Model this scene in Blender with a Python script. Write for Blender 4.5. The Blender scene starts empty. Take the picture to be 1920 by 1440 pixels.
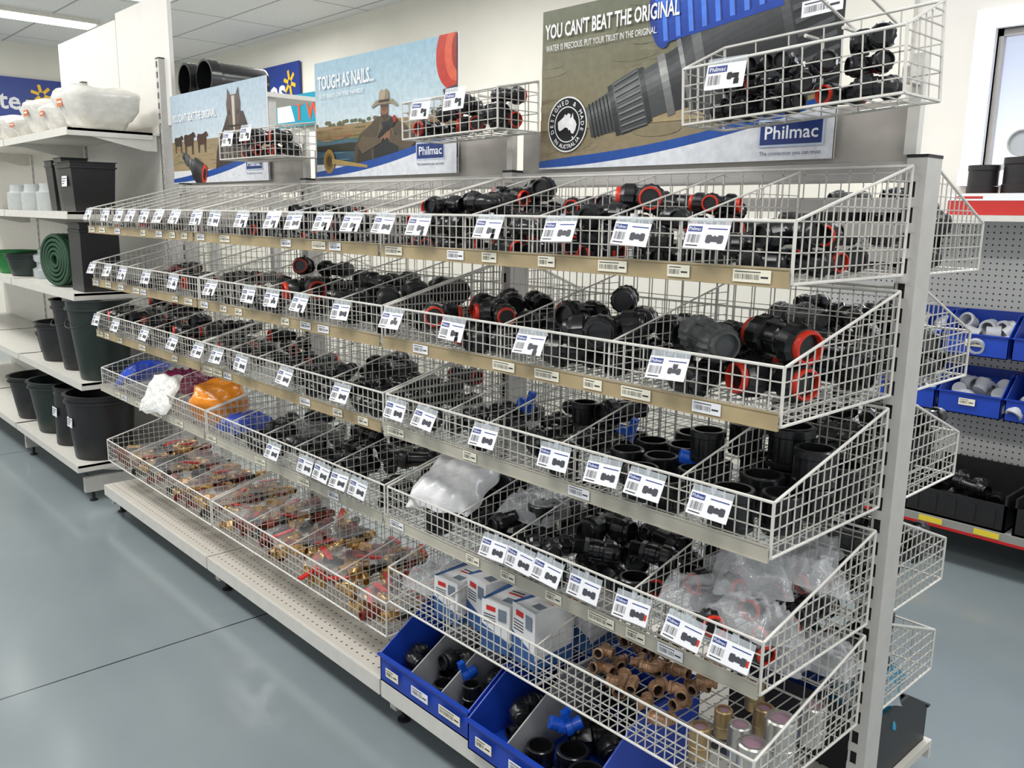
import bpy, math, random
import numpy as np
from mathutils import Matrix, Vector
random.seed(7)
SC=bpy.context.scene
COL=SC.collection
# ------------------------------------------------------------------ materials
MATS={}
def lin(c):
    return tuple(((x/12.92) if x<=.04045 else ((x+.055)/1.055)**2.4) for x in c)
def mat(name,rgb,rough=.5,metal=0.,noise=0.,scale=30.,alpha=1.,emit=0.,bump=0.,spec=.5,coat=0.):
    """rgb in sRGB 0..1"""
    if name in MATS: return MATS[name]
    m=bpy.data.materials.new(name);m.use_nodes=True;nt=m.node_tree;b=nt.nodes['Principled BSDF']
    c=lin(rgb);b.inputs['Base Color'].default_value=(*c,1);b.inputs['Roughness'].default_value=rough
    b.inputs['Metallic'].default_value=metal;b.inputs['Alpha'].default_value=alpha
    b.inputs['Specular IOR Level'].default_value=spec
    b.inputs['Coat Weight'].default_value=coat
    if emit>0:
        b.inputs['Emission Color'].default_value=(*c,1);b.inputs['Emission Strength'].default_value=emit
    tc=nt.nodes.new('ShaderNodeTexCoord');nz=nt.nodes.new('ShaderNodeTexNoise');nz.inputs['Scale'].default_value=scale
    nt.links.new(tc.outputs['Object'],nz.inputs['Vector'])
    if noise>0:
        r=nt.nodes.new('ShaderNodeValToRGB')
        r.color_ramp.elements[0].position=.3;r.color_ramp.elements[1].position=.7
        r.color_ramp.elements[0].color=(*[x*(1-noise) for x in c],1);r.color_ramp.elements[1].color=(*[min(1,x*(1+noise)) for x in c],1)
        nt.links.new(nz.outputs['Fac'],r.inputs[0]);nt.links.new(r.outputs[0],b.inputs['Base Color'])
    if bump>0:
        bp=nt.nodes.new('ShaderNodeBump');bp.inputs['Strength'].default_value=bump;bp.inputs['Distance'].default_value=.01
        nt.links.new(nz.outputs['Fac'],bp.inputs['Height']);nt.links.new(bp.outputs[0],b.inputs['Normal'])
    MATS[name]=m;return m
def mnode(nt,op,a,b=None):
    n=nt.nodes.new('ShaderNodeMath');n.operation=op
    for i,x in enumerate((a,b)):
        if x is None: continue
        if isinstance(x,(int,float)): n.inputs[i].default_value=x
        else: nt.links.new(x,n.inputs[i])
    return n.outputs[0]
def dots_mat(name,rgb,dark,sp,rad,ax=(0,2),rough=.45):
    m=bpy.data.materials.new(name);m.use_nodes=True;nt=m.node_tree;b=nt.nodes['Principled BSDF'];b.inputs['Roughness'].default_value=rough
    tc=nt.nodes.new('ShaderNodeTexCoord');sx=nt.nodes.new('ShaderNodeSeparateXYZ');nt.links.new(tc.outputs['Object'],sx.inputs[0])
    d=[]
    for a in ax:
        f=mnode(nt,'FRACT',mnode(nt,'MULTIPLY',mnode(nt,'ADD',sx.outputs[a],20.),1/sp));g=mnode(nt,'SUBTRACT',f,.5);d.append(mnode(nt,'MULTIPLY',g,g))
    s=mnode(nt,'ADD',d[0],d[1]);k=mnode(nt,'LESS_THAN',s,(rad/sp)**2)
    mx=nt.nodes.new('ShaderNodeMix');mx.data_type='RGBA';nt.links.new(k,mx.inputs[0]);mx.inputs[6].default_value=(*lin(rgb),1);mx.inputs[7].default_value=(*lin(dark),1)
    nt.links.new(mx.outputs[2],b.inputs['Base Color']);MATS[name]=m;return m
WIRE=mat('white_coated_wire',(.76,.75,.72),.35,noise=.06)
RIM=mat('white_coated_rim',(.84,.83,.80),.35,noise=.05)
TAN=mat('tan_ticket_rail',(.66,.59,.45),.5,noise=.15,scale=12)
PALE=mat('pale_ticket_rail',(.72,.70,.64),.5,noise=.08,scale=12)
WHITE=mat('white_card',(.92,.92,.93),.5)
CREAM=mat('cream_card',(.92,.9,.82),.5)
INK=mat('black_ink',(.08,.08,.1),.6)
TINK=mat('tag_ink',(.18,.18,.2),.6)
BLUEINK=mat('blue_ink',(.08,.2,.5),.5)
BLK=mat('black_plastic',(.085,.088,.095),.25,noise=.2,scale=60,spec=.6)
BLKN=mat('black_nut_plastic',(.07,.072,.08),.3,noise=.2,scale=60,spec=.6)
GRYF=mat('charcoal_plastic',(.32,.33,.33),.5,noise=.15,scale=60)
DARK=mat('dark_hole',(.015,.015,.015),.9)
RED=mat('orange_red_plastic',(.78,.19,.11),.35,noise=.1)
BLUEP=mat('blue_plastic',(.10,.25,.66),.4,noise=.12,scale=8)
METAL=mat('grey_powdercoat',(.74,.73,.71),.4,metal=.05,noise=.04)
SHELFW=mat('white_powdercoat',(.83,.82,.79),.4,noise=.04)
BACKP=mat('grey_back_panel',(.68,.66,.63),.5,noise=.04)
BRASS=mat('brass',(.78,.62,.38),.28,metal=.8,noise=.2)
BRONZE=mat('bronze',(.68,.54,.42),.4,metal=.5,noise=.3)
STEEL=mat('steel',(.80,.79,.77),.25,metal=.8,noise=.1)
CLEAR=mat('clear_polybag',(.93,.94,.95),.1,alpha=.13,noise=.1,bump=.3,scale=25,spec=.9)
MILKY=mat('milky_polybag',(.95,.96,.97),.06,alpha=.26,noise=.05,bump=.25,scale=16,spec=1.,coat=.6)
PAPER=mat('white_film_bag',(.92,.92,.92),.25,alpha=.9,noise=.05,bump=.15,scale=14)
GREYD=mat('grey_divider',(.62,.62,.62),.5)
# ------------------------------------------------------------------ mesh builder
TXT={}
def text_geo(s,bold=0.,res=2):
    k=(s,bold,res)
    if k in TXT: return TXT[k]
    cu=bpy.data.curves.new('t','FONT');cu.body=s;cu.size=1;cu.resolution_u=res;cu.offset=bold;cu.fill_mode='FRONT'
    ob=bpy.data.objects.new('t',cu);COL.objects.link(ob);dg=bpy.context.evaluated_depsgraph_get();dg.update()
    me=bpy.data.meshes.new_from_object(ob.evaluated_get(dg))
    v=[tuple(x.co) for x in me.vertices];f=[tuple(p.vertices) for p in me.polygons]
    bpy.data.objects.remove(ob);bpy.data.curves.remove(cu);bpy.data.meshes.remove(me)
    TXT[k]=(v,f);return TXT[k]
class MB:
    def __init__(s): s.v=[];s.f=[];s.m=[];s.mats=[]
    def mi(s,m):
        if m not in s.mats: s.mats.append(m)
        return s.mats.index(m)
    def add(s,vs,fs,m,M=None):
        o=len(s.v)
        if M is not None: vs=[tuple(M@Vector(p)) for p in vs]
        s.v+=[tuple(p) for p in vs];k=s.mi(m)
        for f in fs: s.f.append(tuple(i+o for i in f));s.m.append(k)
    def box(s,x0,x1,y0,y1,z0,z1,m,M=None):
        s.add([(x,y,z) for z in (z0,z1) for y in (y0,y1) for x in (x0,x1)],[(0,2,3,1),(4,5,7,6),(0,1,5,4),(2,6,7,3),(0,4,6,2),(1,3,7,5)],m,M)
    def seg(s,a,b,r,m,n=4):
        a=Vector(a);b=Vector(b);d=(b-a).normalized();q=d.to_track_quat('Z','Y').to_matrix()
        vs=[]
        for p in (a,b):
            for i in range(n):
                t=2*math.pi*(i+.5)/n;vs.append(tuple(p+q@Vector((math.cos(t)*r,math.sin(t)*r,0))))
        s.add(vs,[(i,(i+1)%n,n+(i+1)%n,n+i) for i in range(n)]+[tuple(range(n-1,-1,-1)),tuple(range(n,2*n))],m)
    def lathe(s,prof,m,M=None,n=20,capA=True,capB=True):
        vs=[];fs=[]
        for e in prof:
            x,r=e[0],e[1];rib=e[2] if len(e)>2 else 0
            for i in range(n):
                t=2*math.pi*i/n;rr=r*(1+(rib if i%2 else 0));vs.append((x,math.cos(t)*rr,math.sin(t)*rr))
        k=len(prof)
        for j in range(k-1):
            for i in range(n): fs.append((j*n+i,j*n+(i+1)%n,(j+1)*n+(i+1)%n,(j+1)*n+i))
        if capA: fs.append(tuple(range(n)))
        if capB: fs.append(tuple(range(k*n-1,(k-1)*n-1,-1)))
        s.add(vs,fs,m,M)
    def text(s,t,size,m,M,bold=0.,align='L',res=2,width=None):
        v,f=text_geo(t,bold,res)
        if not v: return
        w=max(p[0] for p in v);sx=size if width is None else width/w;ox={'L':0,'C':-w/2,'R':-w}[align]
        s.add([((p[0]+ox)*sx,0,p[1]*size) for p in v],f,m,M)
    def build(s,name,smooth=0):
        me=bpy.data.meshes.new(name);me.from_pydata(s.v,[],s.f)
        for m in s.mats: me.materials.append(m)
        me.polygons.foreach_set('material_index',s.m)
        if smooth:
            me.polygons.foreach_set('use_smooth',[True]*len(s.f))
            try: me.set_sharp_from_angle(angle=math.radians(smooth))
            except Exception: pass
        me.update();return me
def add(name,me,loc=(0,0,0),parent=None,M=None,label=None,cat=None,group=None,kind=None):
    ob=bpy.data.objects.new(name,me);COL.objects.link(ob)
    if parent: ob.parent=parent
    ob.matrix_basis=M if M is not None else Matrix.Translation(loc)
    if label: ob['label']=label
    if cat: ob['category']=cat
    if group: ob['group']=group
    if kind: ob['kind']=kind
    return ob
T=Matrix.Translation
def Rz(a): return Matrix.Rotation(a,4,'Z')
def Rx(a): return Matrix.Rotation(a,4,'X')
def Ry(a): return Matrix.Rotation(a,4,'Y')
# ------------------------------------------------------------------ camera
a_,p_,r_=.7475,.1955,.015
F=Vector((-math.cos(a_)*math.cos(p_),math.sin(a_)*math.cos(p_),-math.sin(p_)));R=Vector((math.sin(a_),math.cos(a_),0));U=R.cross(F)
c,s=math.cos(r_),math.sin(r_);R2=c*R+s*U;U2=-s*R+c*U
cd=bpy.data.cameras.new('camera');cam=bpy.data.objects.new('camera',cd);COL.objects.link(cam)
Mc=Matrix.Identity(4)
for i in range(3): Mc[i][0]=R2[i];Mc[i][1]=U2[i];Mc[i][2]=-F[i]
Mc[0][3],Mc[1][3],Mc[2][3]=.7274,-1.3127,1.486
cam.matrix_world=Mc;cd.lens=1610.3/1920*36;cd.sensor_width=36;cd.clip_start=.02
SC.camera=cam
# ------------------------------------------------------------------ room
YW=3.2;ZC=3.2
def floor_mat():
    m=bpy.data.materials.new('sealed_concrete');m.use_nodes=True;nt=m.node_tree;b=nt.nodes['Principled BSDF']
    tc=nt.nodes.new('ShaderNodeTexCoord');nz=nt.nodes.new('ShaderNodeTexNoise');nz.inputs['Scale'].default_value=1.3;nz.inputs['Detail'].default_value=6
    nt.links.new(tc.outputs['Object'],nz.inputs['Vector'])
    r=nt.nodes.new('ShaderNodeValToRGB');r.color_ramp.elements[0].position=.3;r.color_ramp.elements[1].position=.75
    r.color_ramp.elements[0].color=(*lin((.505,.545,.56)),1);r.color_ramp.elements[1].color=(*lin((.55,.59,.605)),1)
    nt.links.new(nz.outputs['Fac'],r.inputs[0])
    sx=nt.nodes.new('ShaderNodeSeparateXYZ');nt.links.new(tc.outputs['Object'],sx.inputs[0])
    def line(o,off,per):
        f=mnode(nt,'FRACT',mnode(nt,'MULTIPLY',mnode(nt,'ADD',o,off),1/per));return mnode(nt,'LESS_THAN',f,.007/per)
    l=mnode(nt,'MAXIMUM',line(sx.outputs[0],2.09+30,3.),line(sx.outputs[1],1.9+30,4.))
    mx=nt.nodes.new('ShaderNodeMix');mx.data_type='RGBA';nt.links.new(l,mx.inputs[0]);nt.links.new(r.outputs[0],mx.inputs[6]);mx.inputs[7].default_value=(.02,.025,.03,1)
    nt.links.new(mx.outputs[2],b.inputs['Base Color']);b.inputs['Roughness'].default_value=.17;b.inputs['Specular IOR Level'].default_value=.75
    return m
def ceil_mat():
    m=bpy.data.materials.new('ceiling_tiles');m.use_nodes=True;nt=m.node_tree;b=nt.nodes['Principled BSDF']
    tc=nt.nodes.new('ShaderNodeTexCoord');sx=nt.nodes.new('ShaderNodeSeparateXYZ');nt.links.new(tc.outputs['Object'],sx.inputs[0])
    def line(o,off,per):
        f=mnode(nt,'FRACT',mnode(nt,'MULTIPLY',mnode(nt,'ADD',o,off),1/per));return mnode(nt,'LESS_THAN',f,.022/per)
    l=mnode(nt,'MAXIMUM',line(sx.outputs[0],30,1.2),line(sx.outputs[1],30,.6))
    nz=nt.nodes.new('ShaderNodeTexNoise');nz.inputs['Scale'].default_value=90;nt.links.new(tc.outputs['Object'],nz.inputs['Vector'])
    r=nt.nodes.new('ShaderNodeValToRGB');r.color_ramp.elements[0].position=.35;r.color_ramp.elements[1].position=.45
    r.color_ramp.elements[0].color=(.60,.61,.61,1);r.color_ramp.elements[1].color=(.78,.79,.79,1);nt.links.new(nz.outputs['Fac'],r.inputs[0])
    mx=nt.nodes.new('ShaderNodeMix');mx.data_type='RGBA';nt.links.new(l,mx.inputs[0]);nt.links.new(r.outputs[0],mx.inputs[6]);mx.inputs[7].default_value=(.4,.4,.4,1)
    nt.links.new(mx.outputs[2],b.inputs['Base Color']);b.inputs['Roughness'].default_value=.9
    return m
WALLM=mat('cream_wall_paint',(.885,.875,.835),.7,noise=.03,scale=3)
WALL2=mat('pale_wall_paint',(.885,.875,.85),.7,noise=.03,scale=3)
def bx(name,x0,x1,y0,y1,z0,z1,m,**k):
    b=MB();b.box(0,x1-x0,0,y1-y0,0,z1-z0,m);return add(name,b.build(name),(x0,y0,z0),**k)
b=MB();b.box(-10,4,-6,YW,-.1,0,floor_mat());add('floor',b.build('floor'),kind='structure')
b=MB();b.box(-10,4,-6,YW,ZC,ZC+.1,ceil_mat());add('ceiling',b.build('ceiling'),kind='structure')
WX0,WX1,WZ0,WZ1=-.86,.45,1.72,2.36
b=MB();b.box(-10,-1.24,YW-.05,YW+.1,0,ZC,WALLM)
b.box(-1.24,WX0,YW,YW+.1,0,ZC,WALL2);b.box(WX1,4,YW,YW+.1,0,ZC,WALL2);b.box(WX0,WX1,YW,YW+.1,0,WZ0,WALL2);b.box(WX0,WX1,YW,YW+.1,WZ1,ZC,WALL2)
add('wall_back',b.build('wall_back'),kind='structure')
bx('wall_left',-10.1,-10,-6,YW,0,ZC,WALLM,kind='structure')
FRM=mat('white_window_frame',(.95,.96,.97),.4)
def glass_mat():
    m=bpy.data.materials.new('daylight_glass');m.use_nodes=True;nt=m.node_tree;b=nt.nodes['Principled BSDF']
    tc=nt.nodes.new('ShaderNodeTexCoord');sx=nt.nodes.new('ShaderNodeSeparateXYZ');nt.links.new(tc.outputs['Object'],sx.inputs[0])
    r=nt.nodes.new('ShaderNodeValToRGB');e=r.color_ramp.elements;e[0].position=.15;e[0].color=(.78,.86,1,1);e[1].position=.55;e[1].color=(.50,.56,.70,1)
    nt.links.new(sx.outputs[2],r.inputs[0]);nt.links.new(r.outputs[0],b.inputs['Emission Color']);b.inputs['Emission Strength'].default_value=1.15
    b.inputs['Base Color'].default_value=(.1,.1,.12,1);b.inputs['Roughness'].default_value=.1;return m
b=MB()
TW=.09
b.box(WX0-TW,WX1+TW,YW-.03,YW+.02,WZ1,WZ1+TW,FRM);b.box(WX0-TW,WX1+TW,YW-.05,YW+.02,WZ0-.07,WZ0,FRM);b.box(WX0-TW,WX0,YW-.03,YW+.02,WZ0,WZ1,FRM);b.box(WX1,WX1+TW,YW-.03,YW+.02,WZ0,WZ1,FRM)
b.box(WX0,WX0+.02,YW+.02,YW+.06,WZ0,WZ1,METAL);b.box(WX0,WX1,YW+.02,YW+.06,WZ0,WZ0+.03,METAL);b.box(WX0,WX1,YW+.02,YW+.06,WZ1-.03,WZ1,METAL);b.box(-.22,-.19,YW+.02,YW+.06,WZ0,WZ1,METAL)
w=add('window_1',b.build('window_1'),kind='structure')
b=MB();b.box(0,WX1-WX0,0,.01,0,WZ1-WZ0,glass_mat());add('glass_pane',b.build('glass_pane'),(WX0,YW+.07,WZ0),parent=w,kind='structure')
TUBE=mat('lit_tube',(1,.99,.96),.5,emit=9.)
b=MB();b.box(-.15,.15,-.75,.62,-.04,0,SHELFW);h=b.build('ceiling_light_housing')
t=MB();t.box(-.12,.12,-.71,.58,-.052,-.041,TUBE);t=t.build('tube_cover')
for (x,y) in ((-8.3,1.0),(-6.75,1.1),(-8.3,-1.5),(-6.95,-1.5),(-5.2,-.4),(-3.2,-1.2)):
    o=add('ceiling_light',h,(x,y,ZC),label='white fluorescent ceiling light with glowing cover',cat='ceiling light',group='fluorescent ceiling lights')
    add('light_cover',t,parent=o)
# ------------------------------------------------------------------ fittings
def ringprof(x0): return [(x0,.0240),(x0+.002,.0250),(x0+.009,.0243),(x0+.011,.0232),(x0+.011,.0200),(x0-.01,.0190)]
def nutprof(x0): return [(x0,.0225),(x0+.002,.027,.07),(x0+.006,.030,.07),(x0+.026,.0295,.07),(x0+.034,.026,.03),(x0+.035,.0235)]
def nut_mesh():
    b=MB();b.lathe(nutprof(0),BLKN,n=28);return b.build('compression_nut',25)
def ring_mesh(m):
    b=MB();b.lathe(ringprof(0),m,n=20,capA=False,capB=False);b.lathe([(-.004,.0195),(-.0035,.0195)],DARK,n=16);return b.build('locking_ring',35)
def body_mesh(kind,m=BLK,b=None,M=None):
    own=b is None
    if own: b=MB()
    M=M or Matrix.Identity(4)
    if kind in('coupling','adaptor'):
        b.lathe([(-.022,.019),(-.020,.022),(-.010,.022),(-.008,.0245),(.008,.0245),(.010,.022),(.020,.022),(.022,.019)],m,M,n=20)
        for k in range(6): b.box(-.018,.018,.0235,.027,-.0015,.0015,m,M@Rx(k*math.pi/3))
        if kind=='adaptor':
            b.lathe([(.02,.0235),(.021,.028),(.033,.028),(.034,.021)],m,M,n=6)
            pr=[(.033,.0205)]
            for k in range(8): pr+=[(.035+k*.0035,.0212),(.0367+k*.0035,.0192)]
            pr+=[(.063,.0195),(.063,.015),(.03,.015)];b.lathe(pr,m,M,n=18,capB=False);b.lathe([(.045,.0152),(.0455,.0152)],DARK,M,n=14)
    if kind=='elbow':
        n=6;pts=[]
        for a in range(n+1):
            t=a/n*math.pi/2;pts.append((Vector((.028-.028*math.sin(t),.028-.028*math.cos(t),0)),t))
        vs=[];fs=[];S=18
        for p,t in pts:
            for i in range(S):
                q=2*math.pi*i/S
                nrm=Vector((math.sin(t),math.cos(t),0));off=-nrm*math.cos(q)*.0225+Vector((0,0,math.sin(q)*.0225));vs.append(tuple(p+off))
        for j in range(n):
            for i in range(S): fs.append((j*S+i,j*S+(i+1)%S,(j+1)*S+(i+1)%S,(j+1)*S+i))
        b.add(vs,fs,m,M)
        for R_ in (Matrix.Identity(4),Rz(math.pi/2)):
            b.lathe([(.022,.0225),(.024,.0245),(.033,.0245),(.034,.022)],m,M@R_,n=18)
        b.box(-.001,.03,-.001,.03,-.003,.003,m,M)
    if kind=='tee':
        b.lathe([(-.032,.0225),(-.030,.0245),(-.024,.0245),(-.022,.0225),(.022,.0225),(.024,.0245),(.030,.0245),(.032,.0225)],m,M,n=20)
        b.lathe([(.0,.0225),(.022,.0225),(.024,.0245),(.030,.0245),(.032,.0225)],m,M@Rz(math.pi/2),n=20)
    if kind=='socket':
        pr=[(0,.030),(.002,.033),(.010,.033),(.012,.030)]
        pr+=[(.045,.030),(.047,.033),(.058,.033),(.060,.031),(.060,.026),(.02,.0255)]
        b.lathe(pr,m,M@Ry(-math.pi/2),n=24,capB=False);b.lathe([(.02,.026),(.021,.026)],DARK,M@Ry(-math.pi/2),n=20)
        for k in range(10): b.box(.0295,.032,-.0018,.0018,.012,.046,m,M@Rz(k*math.pi/5))
    if own: return b.build(kind+'_body',35)
ARMS={'coupling':[(Matrix.Identity(4),.018),(Rz(math.pi),.018)],'adaptor':[(Rz(math.pi),.018)],
 'elbow':[(Matrix.Identity(4),.032),(Rz(math.pi/2),.032)],'tee':[(Matrix.Identity(4),.030),(Rz(math.pi),.030),(Rz(math.pi/2),.030)],'socket':[]}
FOOT={'coupling':[(-.064,.064,0)],'adaptor':[(-.064,.064,0)],'elbow':[(-.025,.079,0),(-.025,.079,1)],'tee':[(-.077,.077,0),(0,.077,1)]}
NUT=nut_mesh();RINGR=ring_mesh(RED);RINGK=ring_mesh(BLKN)
BODY={k:body_mesh(k) for k in ARMS}
def full(kind,red,m=BLK,rm=RED):
    b=MB();body_mesh(kind,m,b)
    for A,o in ARMS[kind]:
        if m is GRYF:
            b.lathe([(x,r,(.09 if len(e)>2 else 0)) for e in nutprof(o) for x,r in [e[:2]]],m,A,n=32)
        else: b.lathe(nutprof(o),BLKN if m is BLK else m,A,n=16)
        b.lathe(ringprof(o+.034),rm if red else (BLKN if m is BLK else m),A,n=14,capA=False,capB=False);b.lathe([(o+.031,.0193),(o+.032,.0193)],DARK,A,n=12)
    return b.build(kind+'_fitting',35 if m is BLK else 20)
FULL={(k,r):full(k,r) for k in ARMS for r in (0,1)}
def cast(kind,m):
    b=MB();body_mesh(kind,m,b)
    for A,o in ARMS[kind]:
        b.lathe([(o-.01,.022),(o+.012,.022),(o+.014,.027),(o+.026,.027),(o+.028,.0245),(o+.028,.020),(o,.0195)],m,A,n=8 if kind!='tee' else 16,capA=False,capB=False);b.lathe([(o+.01,.0198),(o+.011,.0198)],DARK,A,n=12)
    return b.build(kind+'_casting',35)
FULLB={k:cast(k,BRONZE) for k in ('elbow','tee','coupling')}
FULLG={k:full(k,0,GRYF) for k in ('elbow','tee','coupling')}
KN={'coupling':('pipe_coupling','straight pipe coupling'),'adaptor':('threaded_adaptor','threaded pipe adaptor'),'elbow':('elbow_fitting','elbow pipe fitting'),'tee':('tee_fitting','tee pipe fitting'),'socket':('threaded_socket','round pipe socket')}
def fitting(kind,red,M,detail,where,style='k'):
    if style!='k' and kind not in FULLB: style='k'
    nm,ds=KN[kind]
    colr={'k':'black plastic','b':'cast bronze','g':'charcoal plastic'}[style]
    lab=f"{colr} {ds}"+(" with red rings" if red and style=='k' and kind!='socket' else "")+f" {where}"
    grp='pipe fittings '+where
    if style!='k':
        return add(nm,(FULLB if style=='b' else FULLG)[kind],M=M,label=lab,cat='pipe fitting',group=grp)
    if not detail or kind=='socket':
        return add(nm,FULL[(kind,int(red))],M=M,label=lab,cat='pipe fitting',group=grp)
    o=add(nm,BODY[kind],M=M,label=lab,cat='pipe fitting',group=grp)
    for A,off in ARMS[kind]:
        n=add('compression_nut',NUT,parent=o,M=A@T((off,0,0)))
        r=add('locking_ring',RINGR if red else RINGK,parent=n,M=T((.034,0,0)))
        if red: r['label']='orange-red locking ring'
    return o
def pack(x0,x1,y0,y1,z0,items,rng,cell=.006,tries=30,zmax=None,sgn=1):
    nx=int((x1-x0)/cell)+1;ny=int((y1-y0)/cell)+1
    H=np.full((nx,ny),z0);gx=x0+np.arange(nx)*cell;gy=y0+np.arange(ny)*cell
    out=[]
    for (kind,s) in items:
        best=None
        for t in range(tries):
            yaw=rng.uniform(0,2*math.pi);ca,sa=math.cos(yaw),math.sin(yaw)
            if kind=='socket': pts=[(dx*.034*s,dy*.034*s) for dx in(-1,1) for dy in(-1,1)];rr=.034*s
            else:
                pts=[];rr=.0315*s
                for (l0,l1,pp) in FOOT[kind]:
                    for l in (l0*s,l1*s):
                        for d in(-rr,rr):
                            q=(l,d) if pp==0 else (d,l);pts.append((q[0]*ca-q[1]*sa,q[0]*sa+q[1]*ca))
            mnx=min(p[0] for p in pts);mxx=max(p[0] for p in pts);mny=min(p[1] for p in pts);mxy=max(p[1] for p in pts)
            if mxx-mnx>x1-x0 or mxy-mny>y1-y0: continue
            cx=rng.uniform(x0-mnx,x1-mxx);cy=rng.uniform(y0-mny,y1-mxy)
            i0=max(0,int((cx+mnx-x0)/cell));i1=min(nx,int((cx+mxx-x0)/cell)+2);j0=max(0,int((cy+mny-y0)/cell));j1=min(ny,int((cy+mxy-y0)/cell)+2)
            X,Y=np.meshgrid(gx[i0:i1]-cx,gy[j0:j1]-cy,indexing='ij')
            lx=X*ca+Y*sa;ly=-X*sa+Y*ca
            if kind=='socket':
                ins=(lx**2+ly**2)<rr**2;up=np.where(ins,.06*s,-9)
                if not ins.any(): continue
                zc=(H[i0:i1,j0:j1][ins]).max()
            else:
                hh=np.full(X.shape,-1.)
                for (l0,l1,pp) in FOOT[kind]:
                    l,d=(lx,ly) if pp==0 else (ly,lx)
                    ins=(l>=l0*s)&(l<=l1*s)&(abs(d)<rr);hh=np.where(ins,np.maximum(hh,np.sqrt(np.maximum(rr*rr-d*d,0))),hh)
                ins=hh>=0
                if not ins.any(): continue
                zc=max((H[i0:i1,j0:j1][ins]+hh[ins]).max(),z0+rr);up=hh
            sc=zc-sgn*cy*.06
            if best is None or sc<best[0]: best=(sc,zc,cx,cy,yaw,i0,i1,j0,j1,ins,up)
        if best is None: continue
        _,zc,cx,cy,yaw,i0,i1,j0,j1,ins,up=best
        back=(cy-y0) if sgn>=0 else (y1-cy)
        if zmax and zc+(.03*s if kind!='socket' else .06*s)>zmax+back*.25: continue
        sub=H[i0:i1,j0:j1];sub[ins]=np.maximum(sub[ins],zc+up[ins])
        out.append((kind,s,cx,cy,zc,yaw))
    return out
rng=random.Random(11)
def fill(x0,x1,z,kinds,s,n,redp,where,y0=.012,y1=.415,style='k',zmax=None,detail=None,tilt=.0,sgn=1,var=(.8,1.15)):
    items=[(rng.choice(kinds),s*rng.uniform(*var)) for _ in range(n)]
    for kind,sc,cx,cy,zc,yaw in pack(x0+.005,x1-.005,y0,y1,z+.004,items,rng,zmax=zmax,sgn=sgn):
        det=(cx>-1.05 and y0<.3) if detail is None else detail
        st=style if not callable(style) else style(rng)
        M=T((cx,cy,zc))@Rz(yaw)@Ry(rng.uniform(-tilt,tilt) if kind!='socket' else 0)@(Rx(rng.uniform(0,6.28)) if kind in('coupling','adaptor') else Matrix.Identity(4))@Matrix.Scale(sc,4)
        fitting(kind,rng.random()<redp,M,det,where,st)
# ------------------------------------------------------------------ baskets
W=1.185;DP=.425;HF=.104;HB=.212
def side_wires(b,x,dp,hf,hb,r,rr,step=.025):
    top=lambda y:hf+(hb-hf)*y/dp
    n=int(dp/step)
    for i in range(1,n): b.seg((x,i*step,0),(x,i*step,top(i*step)),r,WIRE)
    k=1
    while k*.026<hb:
        z=k*.026
        y0=0 if z<=hf else (z-hf)/(hb-hf)*dp
        b.seg((x,y0,z),(x,dp,z),r,WIRE);k+=1
    b.seg((x,0,hf),(x,dp,hb),rr,RIM,6);b.seg((x,0,0),(x,dp,0),rr,RIM,6);b.seg((x,0,0),(x,0,hf),rr,RIM,6);b.seg((x,dp,0),(x,dp,hb),rr,RIM,6)
def basket_mesh(w,dp,hf,hb,r=.0015,rr=.0031,step=.025,name='wire_basket'):
    b=MB()
    n=int(round(w/step))
    for i in range(1,n):
        x=i*w/n;b.seg((x,0,0),(x,0,hf),r,WIRE)
        b.seg((x,0,0),(x,dp,0),r,WIRE)
        if i%2==0: b.seg((x,dp,0),(x,dp,hb),r,WIRE)
    for k in range(1,int(hf/.026)+1):
        if k*.026<hf-.01: b.seg((0,0,k*.026),(w,0,k*.026),r,WIRE)
    for k in range(1,int(dp/.05)): b.seg((0,k*.05,-.002),(w,k*.05,-.002),r,WIRE)
    for k in range(1,int(hb/.05)+1): b.seg((0,dp,k*.05),(w,dp,k*.05),r,WIRE)
    b.seg((0,0,hf),(w,0,hf),rr,RIM,6);b.seg((0,0,0),(w,0,0),rr,RIM,6);b.seg((0,dp,hb),(w,dp,hb),rr,RIM,6);b.seg((0,dp,0),(w,dp,0),rr,RIM,6)
    for x in (0,w): side_wires(b,x,dp,hf,hb,r,rr)
    return b.build(name)
BM=basket_mesh(W,DP,HF,HB)
b=MB();side_wires(b,0,DP-.01,HF-.004,HB-.006,.0013,.0022);DIVM=b.build('divider')
BMB=basket_mesh(W,.28,HF,HB)
def railmesh(m):
    b=MB();b.box(0,W,-.010,-.0075,-.006,.026,m);b.box(0,W,-.0075,-.004,-.006,-.003,m);b.box(0,W,-.0115,-.010,.024,.027,m);b.box(0,W,-.0115,-.010,-.006,-.003,m);return b.build('ticket_rail')
RT,RP=railmesh(TAN),railmesh(PALE)
ZT={1:1.377,2:1.133,3:.893,4:.628}
Z5={0:.27,1:.27,2:.388}
BX=[-3.595,-2.395,-1.195]
DIV={(1,0):[i*.15 for i in range(1,8)],(1,1):[.17*i for i in range(1,7)],(1,2):[.12,.33,.56,.76,.95],
(2,0):[.22,.42,.66,.9],(2,1):[.25,.5,.72,.95],(2,2):[.46,.79],
(3,0):[.2,.45,.68,.92],(3,1):[.2,.42,.66,.9],(3,2):[.26,.42,.66,.98],
(4,0):[.3,.62,.9],(4,1):[.2,.45,.66,.9],(4,2):[.3,.5,.88],
(5,0):[.3,.6,.9],(5,1):[.3,.6,.9],(5,2):[.26,.6]}
TN={1:'top tier',2:'second tier',3:'third tier',4:'fourth tier',5:'lowest tier'}
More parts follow.
